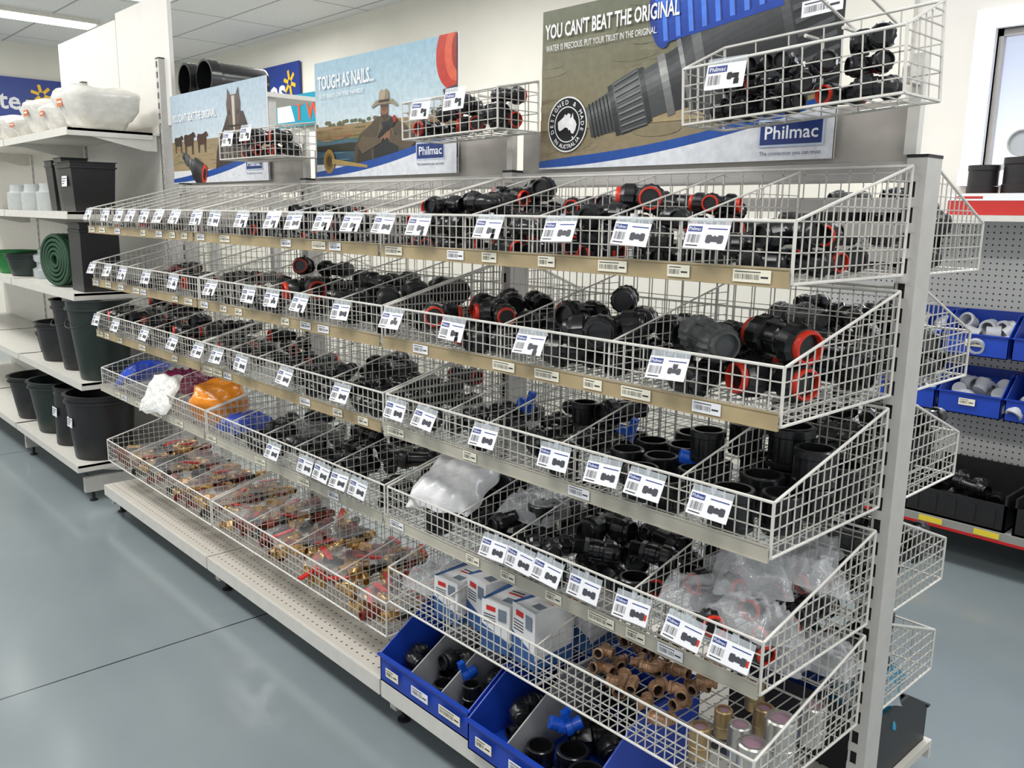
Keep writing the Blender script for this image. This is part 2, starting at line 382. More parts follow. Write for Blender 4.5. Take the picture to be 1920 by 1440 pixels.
for t in range(1,6):
    for k in range(3):
        z=Z5[k] if t==5 else ZT[t]
        o=add('wire_basket',BM,(BX[k],0,z),label='white wire bin basket with dividers on the gondola '+TN[t],cat='wire basket',group='wire bin baskets on the gondola')
        for dx in DIV[(t,k)]: add('divider',DIVM,(dx,.005,0),parent=o)
        if t<=4: add('ticket_rail',RT if t<=2 or (t==3 and k<2) else RP,parent=o).__setitem__('label','tan ticket rail' if t<=2 or (t==3 and k<2) else 'pale ticket rail')
for t in range(1,6):
    z=ZT[t] if t<5 else .388
    for x in (0,-1.2):
        add('wire_basket',BMB,M=T((x,.80,z))@Rz(math.pi),label='white wire bin basket on the far side of the gondola',cat='wire basket',group='wire baskets on the far side')
# gondola frame as one thing
SLOT=mat('slot_shadow',(.04,.04,.04),.9)
def post_mesh(h,w=.040,d=.07):
    b=MB();a0,a1=-w/2+.006,-w/2+.021
    b.box(-w/2,w/2,.004,d,0,h,METAL)
    b.box(-w/2,a0,0,.004,0,h,METAL);b.box(a1,w/2,0,.004,0,h,METAL)
    z=.03;zs=0
    while z<h-.03:
        b.box(a0,a1,0,.004,zs,z,METAL);b.box(a0,a1,.0025,.0045,z,z+.030,SLOT);zs=z+.030;z+=.05
    b.box(a0,a1,0,.004,zs,h,METAL)
    b.box(-w/2-.001,w/2+.001,-.001,d+.001,h,h+.006,INK)
    z=.03
    while z<h-.03:
        b.box(-w/2-.0006,-w/2+.001,-.0006,.012,z,z+.030,SLOT);z+=.05
    return b.build('slotted_upright')
PM=post_mesh(1.606)
DECK=dots_mat('perforated_deck',(.80,.78,.74),(.35,.34,.32),.03,.004,ax=(0,1))
b=MB();b.box(-.015,.015,.0,.44,.05,.128,METAL)
for yy in (.04,.4): b.lathe([(0,.02),(.006,.02),(.01,.008),(.055,.008)],INK,T((0,yy,0))@Ry(-math.pi/2),n=12)
FT=b.build('base_foot',40)
G=add('gondola_shelving',None,(0,.44,0),label='long double-sided grey steel gondola frame with perforated base shelves',cat='shelving')
GI=T((0,-.44,0))
for x in (-.010,-1.2,-2.4,-3.605): add('upright',PM,M=GI@T((x,.442,0)),parent=G)
b=MB();b.box(-.012,.012,0,.02,0,.19,RIM);b.box(-.008,.008,-.05,.0,.13,.16,RIM);EX=b.build('post_extension')
for x in (-.03,-1.2,-2.4): add('extension_arm',EX,M=GI@T((x,.45,1.613)),parent=G,label='white extension arm')
for k in range(3):
    b=MB();b.box(0,1.15,0,.02,1.56,1.60,METAL)
    for q in range(3): b.box(0,1.15,.004,.012,1.50-q*.05,1.53-q*.05,METAL)
    b.box(0,1.15,.03,.04,1.60,1.72,BACKP)
    add('back_panel',b.build('back_panel'),M=GI@T((BX[k]+.017,.455,0)),parent=G)
    b=MB();b.box(0,1.19,0,.44,.13,.15,DECK);b.box(0,1.19,-.012,.0,.105,.15,SHELFW);b.box(0,1.19,-.012,.01,.10,.105,SHELFW)
    o=add('base_shelf',b.build('base_shelf'),M=GI@T((BX[k],-.02,0)),parent=G,label='pale perforated base shelf')
    for dx in ((.012,1.165) if k==2 else (.012,)): add('foot',FT,M=T((dx,.02,0)),parent=o)
b=MB();b.box(0,1.19,0,.36,.13,.15,DECK);b.box(0,1.19,.36,.372,.10,.15,SHELFW)
add('base_shelf',b.build('base_shelf'),M=GI@T((BX[2],.515,0)),parent=G,label='pale perforated base shelf')
# ------------------------------------------------------------------ tags
def silh(b,kind,cx,cz,s,y,m=INK):
    def pol(pts): b.add([(cx+p[0]*s,y,cz+p[1]*s) for p in pts],[tuple(range(len(pts)))],m)
    def bar(x0,x1,z0,z1): pol([(x0,z0),(x1,z0),(x1,z1),(x0,z1)])
    bar(-1,-.9,-.32,.32);bar(-.9,-.38,-.42,.42);bar(-.38,.38,-.28,.28)
    if kind!='elbow': bar(.38,.9,-.42,.42);bar(.9,1,-.32,.32)
    if kind=='tee': bar(-.28,.28,.27,.5);bar(-.38,.38,.45,.95)
    if kind=='elbow': bar(.1,.6,-.9,.27);bar(0,.7,-1.0,-.4)
    if kind=='coupling': bar(-.1,.1,.2,.36)
def barcode(b,x0,x1,z0,z1,y,seed=1):
    rr=random.Random(seed);x=x0
    while x<x1:
        w=rr.choice([.0005,.0007,.0011]);b.add([(x,y,z0),(x+w,y,z0),(x+w,y,z1),(x,y,z1)],[(0,1,2,3)],TINK);x+=w+rr.choice([.0008,.0012,.0018])
PLAST=mat('clear_tag_holder',(.85,.88,.9),.15,alpha=.3)
def tag_mesh(kind,seed,w=.088,h=.044,red=False):
    b=MB();b.box(-w/2,w/2,0,.001,-h,0,WHITE)
    b.box(-w/2,w/2,0,.001,0,.012,PLAST)
    b.box(-.006,.006,-.001,0,.002,.016,PLAST)
    b.add([(-w/2+.003,-.0004,-.014),(-w/2+.032,-.0004,-.014),(-w/2+.032,-.0004,-.004),(-w/2+.003,-.0004,-.004)],[(0,1,2,3)],BLUEINK)
    b.text('Philmac',.0088,WHITE,T((-w/2+.0175,-.0008,-.0118)),bold=.01,align='C',res=1,width=.026)
    b.add([(0.0,-.0004,-.0085),(w/2-.004,-.0004,-.0085),(w/2-.004,-.0004,-.0065),(0,-.0004,-.0065)],[(0,1,2,3)],BLUEINK)
    barcode(b,-w/2+.005,-w/2+.032,-.034,-.019,-.0004,seed)
    b.box(-w/2+.005,-w/2+.03,-.0005,0,-.040,-.038,TINK)
    pic=mat('tag_picture_ink',(.24,.25,.28),.5)
    silh(b,kind,.018,-.026,.018 if kind!='tee' else .0145,-.0004,pic)
    if red: b.add([(.036,-.0007,-.032),(.041,-.0007,-.032),(.041,-.0007,-.020),(.036,-.0007,-.020)],[(0,1,2,3)],RED)
    return b.build('price_tag')
TAGM=[tag_mesh(k,i+3) for i,k in enumerate(('coupling','elbow','tee'))]+[tag_mesh('coupling',9,red=True)]
TAGX={1:[-3.51,-3.28,-3.11,-2.97,-2.82,-2.67,-2.51,-2.32,-2.17,-1.96,-1.75,-1.62,-1.45,-1.30,-1.15,-1.0,-.74,-.52,-.33,-.16],
2:[-3.52,-3.31,-3.12,-2.85,-2.57,-2.23,-1.94,-1.78,-1.60,-1.37,-1.12,-.87,-.60,-.23],
3:[-3.52,-3.26,-2.91,-2.61,-2.37,-2.21,-2.02,-1.71,-1.38,-1.11,-.98,-.75,-.52,-.38,-.27,-.12],
4:[-1.81,-1.60,-1.50,-1.40,-1.30,-.71,-.62,-.53,-.42,-.29,-.16,-.055]}
for t,xs in TAGX.items():
    for i,x in enumerate(xs):
        kk={1:[1,1,0],2:[0,2,1],3:[0,0,0],4:[0]}[t];km=kk[i%len(kk)]
        if t==1 and x>-.4: km=0
        if t==2 and x==-.23: km=2
        if t==2 and x==-.60: km=1
        if t==4 and x>-.3: km=3
        M=T((x,-.026,ZT[t]+HF-.008))@Rx(-.38+rng.uniform(-.08,.08))@Ry(rng.uniform(-.05,.05))
        add('price_tag',TAGM[km],M=M,label='white price tag with blue logo, barcode and fitting picture',cat='price tag',group='price tags on the basket fronts')
def ticket_mesh(seed,m,w=.062):
    b=MB();b.box(-w/2,w/2,0,.0008,-.011,.011,m);barcode(b,-w/2+.004,w/2-.022,-.006,.003,-.0003,seed)
    b.box(w/2-.019,w/2-.005,-.0004,0,-.003,.000,TINK);b.box(-w/2+.004,w/2-.02,-.0004,0,.006,.0075,TINK)
    return b.build('shelf_ticket')
TK=[ticket_mesh(i,WHITE if i%2 else CREAM,.05+.012*i) for i in range(3)]
for t in range(1,5):
    for k in range(3):
        z=ZT[t];x=BX[k]+.06
        while x<BX[k]+1.13:
            if rng.random()<.75:
                add('shelf_ticket',TK[rng.randrange(3)],(x,-.0125,z+.011),label='small cream shelf ticket with barcode on the rail',cat='shelf ticket',group='shelf tickets on the basket rails')
            x+=rng.uniform(.08,.2)
# ------------------------------------------------------------------ hanging baskets
b=MB();b.box(-.045,.045,0,.001,-.05,0,WHITE);b.add([(-.041,-.0005,-.017),(.003,-.0005,-.017),(.003,-.0005,-.004),(-.041,-.0005,-.004)],[(0,1,2,3)],BLUEINK)
b.text('Philmac',.012,WHITE,T((-.019,-.001,-.0145)),bold=.01,align='C',res=1,width=.038);barcode(b,-.039,-.010,-.041,-.022,-.0005,8);silh(b,'elbow',.022,-.026,.017,-.0005);b.box(-.045,.045,0,.001,0,.012,PLAST)
HT=b.build('price_tag')
for hx,hy,hz,hw,hd,hf,hb,rot in ((-.41,.22,1.674,.46,.15,.112,.175,.055),(-1.47,.26,1.70,.43,.15,.105,.135,.02),(-2.74,.26,1.685,.47,.17,.105,.13,.0)):
    hm=basket_mesh(hw,hd,hf,hb,r=.0016,rr=.003,step=.04,name='hanging_wire_basket')
    MM=T((hx,hy,hz))@Ry(-rot)
    o=add('hanging_wire_basket',hm,M=MM,label='small white wire basket hung above the gondola, full of fittings',cat='wire basket',group='small hanging wire baskets')
    near=hx>-1
    bb=MB()
    for q in (-.04,.04):
        bb.seg((hw/2+q,hd,hb-.01),(hw/2+q,hd+.05,hb-.01),.004,RIM,6)
        if near: bb.seg((hw/2+q+.08,hd-.10,hb+.03),(hw/2+q+.08,hd+.06,hb-.01),.003,RIM,6)
    add('hook_arm',bb.build('hook_arm'),parent=o)
    items=[(rng.choice(['elbow','elbow','coupling']),(.78 if near else .85)*rng.uniform(.85,1.05)) for _ in range(44)]
    for kind,sc,cx,cy,zc,yaw in pack(.005,hw-.005,.006,hd-.006,.005,items,rng,zmax=hf+(.005 if near else .0),tries=60):
        M=MM@T((cx,cy,zc))@Rz(yaw)@(Rx(rng.uniform(0,6.28)) if kind=='coupling' else Matrix.Identity(4))@Matrix.Scale(sc,4)
        fitting(kind,rng.random()<(.15 if near else .4),M,hx>-1.5,'in hanging wire basket')
    add('price_tag',HT,M=MM@T((.115,-.014,hf-.008))@Rx(-.2)@Ry(.05),label='white price tag with blue logo on hanging basket',cat='price tag',group='tags on hanging baskets')
    if not near: add('price_tag',HT,M=MM@T((.27,-.014,hf+.004))@Rx(-.2),label='white price tag with blue logo on hanging basket',cat='price tag',group='tags on hanging baskets')
    else: add('shelf_ticket',TK[1],M=MM@T((.235,hd-.02,hb+.035))@Rx(-.1)@Matrix.Scale(1.4,4),label='white barcode ticket on the hook arm',cat='shelf ticket')
# ------------------------------------------------------------------ fill compartments
def comps(t,k):
    d=[0]+DIV[(t,k)]+[W];return [(BX[k]+d[i],BX[k]+d[i+1]) for i in range(len(d)-1)]
ALLK=['coupling','elbow','tee','adaptor']
gsty=lambda q:(lambda r:'g' if r.random()<q else 'k')
for t in range(1,5):
    for k in range(3):
        z=ZT[t]
        for ci,(x0,x1) in enumerate(comps(t,k)):
            where='in '+TN[t]+' basket';wd=x1-x0
            if t==1:
                if k==0: fill(x0,x1,z,['elbow','adaptor','coupling'],.62,rng.choice([4,8,12]),.3,where,zmax=z+.11)
                elif k==1: fill(x0,x1,z,['elbow','adaptor','coupling'],.70,rng.choice([5,10,14]),.22,where,zmax=z+.115)
                elif ci<4: fill(x0,x1,z,['elbow','coupling','elbow'],[.75,.88,.9,.95][ci],int(85*wd)+6,.32,where,tilt=.12,zmax=z+[.11,.15,.115,.145][ci])
                else: fill(x0,x1,z,['tee','elbow','elbow'],.8,[13,12][ci-4],.25,where,tilt=.1,zmax=z+(.10 if ci==4 else .08))
            if t==2:
                if k==0: fill(x0,x1,z,ALLK,.85,[3,5,9,4,11][ci],.08,where,zmax=z+.11)
                elif k==1: fill(x0,x1,z,['tee','elbow','coupling'],[.85,1.0,1.2,1.25,1.3][ci],[5,12,5,12,13][ci],[.1,.55,.3,.2,.15][ci],where,tilt=.1,zmax=z+.135)
                elif ci<2: fill(x0,x1,z,['tee','elbow','coupling'],[1.05,1.25][ci],[28,16][ci],[.5,.12][ci],where,tilt=.12,zmax=z+[.11,.12][ci],style=gsty(.04))
                else:
                    fill(x0,x1,z,['coupling','elbow'],1.2,7,.45,where,tilt=.05,zmax=z+.08,y0=.012,y1=.30)
                    for (fx,fy,fz,yaw,sc,st,rd,kd) in ((x0+.15,.13,z+.115,-.5,1.25,'g',0,'coupling'),(x0+.27,.20,z+.12,-.35,1.35,'k',1,'coupling'),(x0+.11,.32,z+.075,.3,1.4,'k',1,'coupling'),(x0+.30,.345,z+.06,.1,1.4,'k',0,'coupling')):
                        fitting(kd,rd,T((fx,fy,fz))@Rz(yaw)@Ry(.06)@Matrix.Scale(sc,4),True,where,st)
            if t==3:
                if k==0: fill(x0,x1,z,['elbow','coupling'],.95,[10,11,6,12,5][ci],.4,where,zmax=z+.115)
                elif k==1: fill(x0,x1,z,ALLK,.85,[9,4,5,7,12][ci],.08,where,tilt=.1,zmax=z+.11)
                elif ci<2: fill(x0,x1,z,ALLK,.75,[7,5][ci],.03,where,zmax=z+.075)
                elif ci==2: fill(x0,x1,z,['adaptor','socket'],1.0,8,.0,where,zmax=z+.085)
                else: fill(x0,x1,z,['socket'],1.35,14 if ci==3 else 8,.0,where,zmax=z+.1)
            if t==4:
                if k==1: fill(x0,x1,z,['tee','adaptor','coupling'],.9,[4,8,5,12,6][ci],.0,where,tilt=.12,zmax=z+.115)
                if k==2 and ci<3: fill(x0,x1,z,['adaptor','tee','socket'],1.0,int(38*wd)+4,.04,where,tilt=.12,zmax=z+.10)
                if k==2 and ci==3: fill(x0,x1,z,['elbow','coupling'],.9,12,.6,where,zmax=z+.09)
for t in range(1,6):
    z=ZT[t] if t<5 else .388
    fill(-.42,-.005,z,['elbow','tee','coupling'],.85,80,.06,'in far side basket',y0=.525,y1=.793,zmax=z+.145,detail=False,style=gsty(.2),sgn=0)
# ------------------------------------------------------------------ bags
def bag_mesh(seed,m,n=26,lobe=.6,cr=.035):
    rr=np.random.RandomState(seed);b=MB();vs=[];fs=[]
    ph=rr.uniform(0,6.28,(8,));fr=rr.uniform(4,16,(8,2))*rr.choice([-1,1],(8,2))
    for j in range(n):
        for i in range(n):
            u=i/(n-1)*2-1;v=j/(n-1)*2-1
            ed=max(0,(1-u**4))*max(0,(1-v**4))
            z=.5*ed**lobe
            for q in range(8): z+=cr*abs(math.sin(fr[q,0]*u*.5+fr[q,1]*v*.5+ph[q]))*(1 if q%2 else -1)*(ed**.3+.2)
            vs.append((u*.5*(1+.06*math.sin(7*v+ph[0])),v*.5*(1+.06*math.sin(6*u+ph[1])),z))
    N=n*n
    for j in range(n):
        for i in range(n):
            x,y,z=vs[j*n+i];vs.append((x,y,-.12*max(0,1-(2*x)**2)*max(0,1-(2*y)**2)-.01+z*.08))
    for j in range(n-1):
        for i in range(n-1):
            a=j*n+i;fs.append((a,a+1,a+n+1,a+n));fs.append((N+a,N+a+n,N+a+n+1,N+a+1))
    for i in range(n-1):
        for a,c_ in ((i,i+1),((n-1)*n+i,(n-1)*n+i+1),(i*n,(i+1)*n),(i*n+n-1,(i+1)*n+n-1)): fs.append((a,c_,N+c_,N+a))
    b.add(vs,fs,m);return b.build('plastic_bag',75)
BAGC=[bag_mesh(i,CLEAR) for i in range(3)];BAGM=[bag_mesh(i+10,MILKY,n=34,cr=.05) for i in range(3)];BAGP=bag_mesh(15,PAPER,cr=.025)
def colbag(rgb,nm,seed): return bag_mesh(seed,mat(nm,rgb,.25,noise=.2,scale=12,bump=.4))
def bag(me,x,y,z,sx,sy,sz,yaw,label,group=None,rx=0.,ry=0.,name='plastic_bag'):
    return add(name,me,M=T((x,y,z))@Rz(yaw)@Rx(rx)@Ry(ry)@Matrix.Diagonal((sx,sy,sz,1)),label=label,cat='plastic bag',group=group)
def pouch_mesh(m,seed,e=.55,cr=.03,taper=.0,nm='pouch'):
    b=MB();rr=np.random.RandomState(seed);ph=rr.uniform(0,6.28,6);n,k=32,20;vs=[];fs=[]
    f=lambda c_:math.copysign(abs(c_)**e,c_)
    for j in range(k+1):
        la=-math.pi/2+math.pi*j/k
        for i in range(n):
            lo=2*math.pi*i/n
            x=f(math.cos(la))*f(math.cos(lo));y=f(math.cos(la))*f(math.sin(lo));z=f(math.sin(la))
            q=1+cr*math.sin(5*x+ph[0]+3*z)+cr*math.sin(7*y+4*z+ph[1])+cr*.6*math.sin(11*z+6*x+ph[2])+cr*.5*abs(math.sin(9*x-8*y+ph[3]))
            tt=1+taper*z
            vs.append((x*.5*q*tt,y*.5*q*tt,z*.5*q))
    for j in range(k):
        for i in range(n): fs.append((j*n+i,j*n+(i+1)%n,(j+1)*n+(i+1)%n,(j+1)*n+i))
    b.add(vs,fs,m);return b.build(nm,60)
z4=ZT[4]
bag(colbag((.16,.30,.75),'blue_film',21),-3.44,.14,z4+.07,.18,.2,.12,.3,'blue plastic packet of parts in the wire basket',ry=-.5)
bag(colbag((.50,.12,.30),'magenta_film',22),-3.2,.22,z4+.05,.2,.2,.14,.5,'magenta plastic packet of parts in the wire basket')
bag(colbag((.45,.14,.25),'maroon_film',23),-3.0,.26,z4+.05,.18,.2,.12,.1,'maroon plastic packet of parts in the wire basket')
add('plastic_bag',pouch_mesh(mat('orange_film',(.93,.56,.12),.22,noise=.1,scale=10,bump=.3),5,e=.75,cr=.05),M=T((-2.53,.11,z4+.10))@Rz(.5)@Rx(.3)@Matrix.Diagonal((.22,.18,.16,1)),label='bright orange plastic bag bulging over the wire basket',cat='plastic bag')
bag(colbag((.90,.9,.88),'white_film',25),-2.84,-.005,z4+.10,.15,.18,.04,.5,'white plastic packet hanging over the basket edge',rx=.9)
bag(colbag((.20,.28,.62),'navy_film',26),-2.28,.1,z4+.05,.14,.18,.1,.2,'blue wrapped packet in the wire basket')
for x in (-3.45,-2.7,-2.05): bag(BAGC[rng.randrange(3)],x+rng.uniform(-.02,.02),.22,z4+.03,.18,.22,.12,rng.uniform(-.2,.2),'clear plastic bag of parts in a basket','clear bags in the fourth tier')
bag(BAGP,-1.06,.14,z4+.11,.20,.24,.12,.4,'white crumpled plastic bag in the wire basket',rx=.3)
bag(BAGM[1],-.80,.22,z4+.09,.16,.2,.11,.2,'clear plastic bag holding a red part')
for i,(x,y,dz,yw_) in enumerate(((-.225,.11,.06,.2),(-.09,.10,.065,1.4),(-.22,.27,.09,-.3),(-.08,.28,.10,.9),(-.15,.18,.12,2.2),(-.13,.35,.13,.2))):
    bag(BAGM[i%3],x,y,z4+dz,.14,.15,.12,yw_,'crumpled clear plastic bag of fittings in basket','crumpled bags in the fourth tier',rx=.35*(i%3-1),ry=.3*(i%2))
# ------------------------------------------------------------------ lowest tier: brass, boxes, cans
def brass_mesh(m):
    b=MB();b.lathe([(-.008,.0135),(-.007,.015),(.007,.015),(.008,.0135)],m,n=6)
    pr=[]
    for k in range(6): pr+=[(.008+k*.003,.0115),(.0095+k*.003,.0100)]
    pr+=[(.026,.0105),(.026,.008),(.0,.008)];b.lathe(pr,m,n=14,capA=False,capB=False);b.lathe([(-x,r) for x,r in pr],m,n=14,capA=False,capB=False)
    b.lathe([(-.002,.0085),(.002,.0085)],DARK,n=10);return b.build('brass_nipple',35)
BN_=brass_mesh(BRASS);BNR=brass_mesh(mat('red_brown_metal',(.50,.2,.15),.35,metal=.4,noise=.2));BND=brass_mesh(mat('dark_steel',(.25,.24,.22),.35,metal=.6,noise=.2))
def valve_mesh():
    b=MB();b.lathe([(-.035,.013),(-.033,.015),(-.022,.015),(-.02,.012),(-.01,.016),(.01,.016),(.02,.012),(.022,.015),(.033,.015),(.035,.013)],BRASS,n=12)
    b.lathe([(.0,.006),(.026,.006)],STEEL,Ry(-math.pi/2),n=10);b.box(-.012,.075,-.008,.008,.024,.030,mat('red_vinyl',(.8,.12,.1),.35));return b.build('ball_valve',35)
VM=valve_mesh()
for k in (0,1):
    for ci,(x0,x1) in enumerate(comps(5,k)):
        z=Z5[k]
        for iy in range(9):
            for ix in range(4):
                if rng.random()<.12: continue
                x=x0+.035+(x1-x0-.07)*(ix+rng.uniform(.2,.8))/4;y=.03+.043*iy+rng.uniform(-.01,.01)
                hz=rng.choice([.018,.018,.045])
                if rng.random()<(.4 if (k==1 and ci>1) else .08):
                    add('ball_valve',VM,M=T((x,y,z+hz+.006))@Rz(rng.uniform(0,6.3))@Ry(.1),label='small brass ball valve with red lever handle in basket',cat='valve',group='ball valves in the lowest tier')
                else:
                    rv=rng.random()
                    add('brass_nipple',BN_ if rv<.45 else (BNR if rv<.75 else BND),M=T((x,y,z+hz+.005))@Rz(rng.uniform(0,6.3))@Matrix.Scale(1.35,4),label='brass threaded pipe nipple lying in basket' if rv<.45 else 'dark metal threaded pipe nipple lying in basket',cat='pipe fitting',group='metal nipples in the lowest tier')
        for n in range(2):
            bag(BAGC[rng.randrange(3)],(x0+x1)/2+rng.uniform(-.03,.03),.12+.18*n,z+.055,.2,.17,.06,rng.uniform(-.3,.3),'clear plastic bag of small parts in basket','clear bags in the lowest tier')
z5=.388
def carton(seed):
    b=MB();CW=mat('carton_white',(.90,.90,.90),.5,noise=.05);CB=mat('carton_blue',(.20,.36,.58),.5)
    b.box(-.045,.045,-.06,.06,0,.15,CW);e=.0006
    b.add([(-.045,-.06-e,.0),(.045,-.06-e,.0),(.045,-.06-e,.04),(-.045,-.06-e,.075)],[(0,1,2,3)],CB)
    b.add([(-.045,-.06,.15+e),(-.035,-.06,.15+e),(-.025,.06,.15+e),(-.045,.06,.15+e)],[(0,1,2,3)],CB)
    b.add([(.045+e,-.06,.0),(.045+e,.06,.0),(.045+e,.06,.04),(.045+e,-.06,.025)],[(0,1,2,3)],CB)
    b.box(.01,.035,-.062,-.0602,.10,.135,mat('carton_photo_grey',(.45,.5,.55),.5))
    b.add([(-.03,-.06-e,.12),(.0,-.06-e,.12),(.0,-.06-e,.135),(-.03,-.06-e,.135)],[(0,1,2,3)],mat('carton_red',(.8,.15,.1),.5))
    for k in range(4): b.box(-.038,.0,-.0608,-.0602,.082+k*.008,.0845+k*.008,TINK)
    b.box(.005,.035,-.04,-.015,.1503,.1508,mat('carton_photo_grey',(.45,.5,.55)));b.box(-.01,.035,.005,.012,.1503,.1508,mat('carton_red',(.8,.15,.1)));b.box(-.01,.03,.02,.025,.1503,.1508,TINK)
    return b.build('carton')
CM=carton(1)
for i,(x,y,yaw) in enumerate(((-.99,.10,.1),(-.885,.13,-.12),(-.78,.09,.16),(-.672,.10,-.1),(-.97,.27,-.1),(-.86,.28,.1),(-.75,.25,-.08),(-.65,.26,.05))):
    add('parts_carton',CM,M=T((x,y,z5+.006))@Rz(yaw)@Matrix.Diagonal((1,1,(.8,.95,.88,1.)[i%4],1)),label='white and blue cardboard carton of parts in basket',cat='carton',group='cartons in the lowest tier')
for x,y in ((-1.12,.12),(-1.1,.3)): bag(BAGM[1],x,y,z5+.05,.13,.17,.12,.3,'crumpled clear bag of small parts in basket','small parts bags beside the cartons')
fill(-.585,-.24,z5,['tee','elbow','coupling'],.56,44,0,'in lowest tier basket',style='b',y0=.06,y1=.38,tilt=.25,zmax=z5+.05)
def can_mesh(m):
    b=MB();b.lathe([(0,.026),(.002,.028),(.03,.028),(.031,.0295),(.036,.0295),(.037,.028),(.085,.028),(.088,.025),(.088,.019),(.02,.019)],m,Ry(-math.pi/2),n=28,capB=False);b.lathe([(.08,.02),(.081,.02)],mat('pink_cap',(.62,.5,.56),.4),Ry(-math.pi/2),n=20);return b.build('metal_socket',35)
CANS=can_mesh(STEEL);CANB=can_mesh(mat('dull_brass',(.68,.58,.42),.35,metal=.6,noise=.25))
for i,(x,y,s_) in enumerate(((-.17,.06,.8),(-.115,.12,.85),(-.05,.06,1.05),(-.12,.22,.8),(-.05,.165,1.15),(-.18,.16,.7),(-.04,.28,1.0),(-.19,.30,.75))):
    add('metal_pipe_socket',CANS if i in(2,4,6,1) else CANB,M=T((x,y,z5+.006))@Matrix.Scale(s_,4),label='steel pipe socket standing upright in the basket' if i in (1,2,4,6) else 'brass pipe socket standing upright in the basket',cat='pipe fitting',group='metal sockets in the lowest tier')
bag(BAGM[2],-.2,.35,z5+.12,.2,.12,.1,.1,'crumpled clear plastic bag in the lowest basket','clear bags at the end of the lowest tier')
bag(BAGM[1],-.07,.37,z5+.14,.13,.09,.12,.1,'crumpled clear plastic bag in the lowest basket','clear bags at the end of the lowest tier')
# ------------------------------------------------------------------ blue bins on base
def bin_mesh(w,d,h,hf,m=None):
    m=m or BLUEP
    b=MB();t=.004
    b.box(0,w,0,d,0,t,m);b.box(0,w,d-t,d,0,h,m);b.box(0,w,0,t,0,hf,m);b.box(-.004,w+.004,-.008,.004,hf-.006,hf,m)
    for x in (0,w-t):
        pr=[(0,0),(d,0),(d,h),(d*.45,h),(0,hf)]
        vs=[(x,p[0],p[1]) for p in pr]+[(x+t,p[0],p[1]) for p in pr];n=5
        b.add(vs,[tuple(range(n)),tuple(range(2*n-1,n-1,-1))]+[(i,(i+1)%n,n+(i+1)%n,n+i) for i in range(n)],m)
        rx=x-.004 if x==0 else x+t
        b.box(rx,rx+.004,d*.45,d,h-.012,h,m)
    return b.build('parts_bin')
def bin_div(d,h):
    b=MB();pr=[(.01,.01),(d-.01,.01),(d-.01,h-.02),(d*.5,h-.02),(.01,.07)];vs=[(0,p[0],p[1]) for p in pr]+[(.004,p[0],p[1]) for p in pr];n=5
    b.add(vs,[tuple(range(n)),tuple(range(2*n-1,n-1,-1))]+[(i,(i+1)%n,n+(i+1)%n,n+i) for i in range(n)],GREYD);return b.build('bin_divider')
BNM=bin_mesh(.40,.42,.21,.085);BD=bin_div(.42,.21)
for i,(x,y) in enumerate(((-1.2,-.03),(-.78,-.05))):
    o=add('parts_bin',BNM,(x,y,.151),label='blue plastic open-front parts bin on the base shelf',cat='storage bin',group='blue bins on the base shelf')
    for dx in ((.13,.265) if i==0 else (.13,)): add('bin_divider',BD,(dx,0,0),parent=o,label='grey bin divider')
    cs=[(0,.13),(.13,.265),(.265,.4)] if i==0 else [(0,.13),(.13,.4)]
    for a,b2 in cs: fill(x+a+.004,x+b2-.002,.152,['socket','adaptor','elbow'] if b2-a<.2 else ['socket','tee'],.95 if b2-a<.2 else 1.3,16,0,'in blue parts bin',y0=y+.02,y1=y+.38,detail=False,zmax=.245)
    for q in range(3 if i==0 else 2): add('shelf_ticket',TK[q],M=T((x+.07+q*.13,y-.0095,.195))@Matrix.Scale(1.2,4),label='white ticket with barcode on blue bin front',cat='shelf ticket',group='tickets on the blue bins')
b=MB();b.lathe([(0,.018),(.002,.02),(.03,.02),(.032,.024),(.05,.024),(.052,.012),(.0521,.012)],mat('bright_blue',(.1,.35,.8),.3),n=16);b.box(.03,.05,-.01,.01,.02,.055,MATS['bright_blue']);BV=b.build('blue_valve_cap',35)
for (x,y,z) in ((-.60,.06,.265),(-.55,.12,.265),(-.93,.1,.25),(-.36,.2,.97),(-.98,.3,.97),(-.62,.3,.96)):
    add('blue_valve_cap',BV,M=T((x,y,z))@Rz(rng.uniform(0,6))@Ry(.3)@Matrix.Scale(.85,4),label='bright blue plastic valve cap among black fittings',cat='pipe fitting',group='blue valve caps')
BNK=bin_mesh(.40,.30,.18,.10,mat('black_bin_plastic',(.13,.13,.14),.45))
add('parts_bin',BNK,M=T((-.02,.87,.151))@Rz(math.pi),label='black plastic open bin on the far side base shelf',cat='storage bin')
TEAL=colbag((.15,.55,.68),'teal_film',31);BLU2=colbag((.16,.28,.62),'deep_blue_film',32)
bag(TEAL,-.12,.72,.30,.16,.2,.14,.3,'teal wrapped packet in the black bin',rx=.3)
bag(BLU2,-.28,.72,.29,.16,.2,.13,.1,'blue wrapped packet in the black bin',rx=.2)
bag(BAGM[0],-.10,.66,.34,.14,.14,.10,.8,'clear wrapped packet in the black bin')
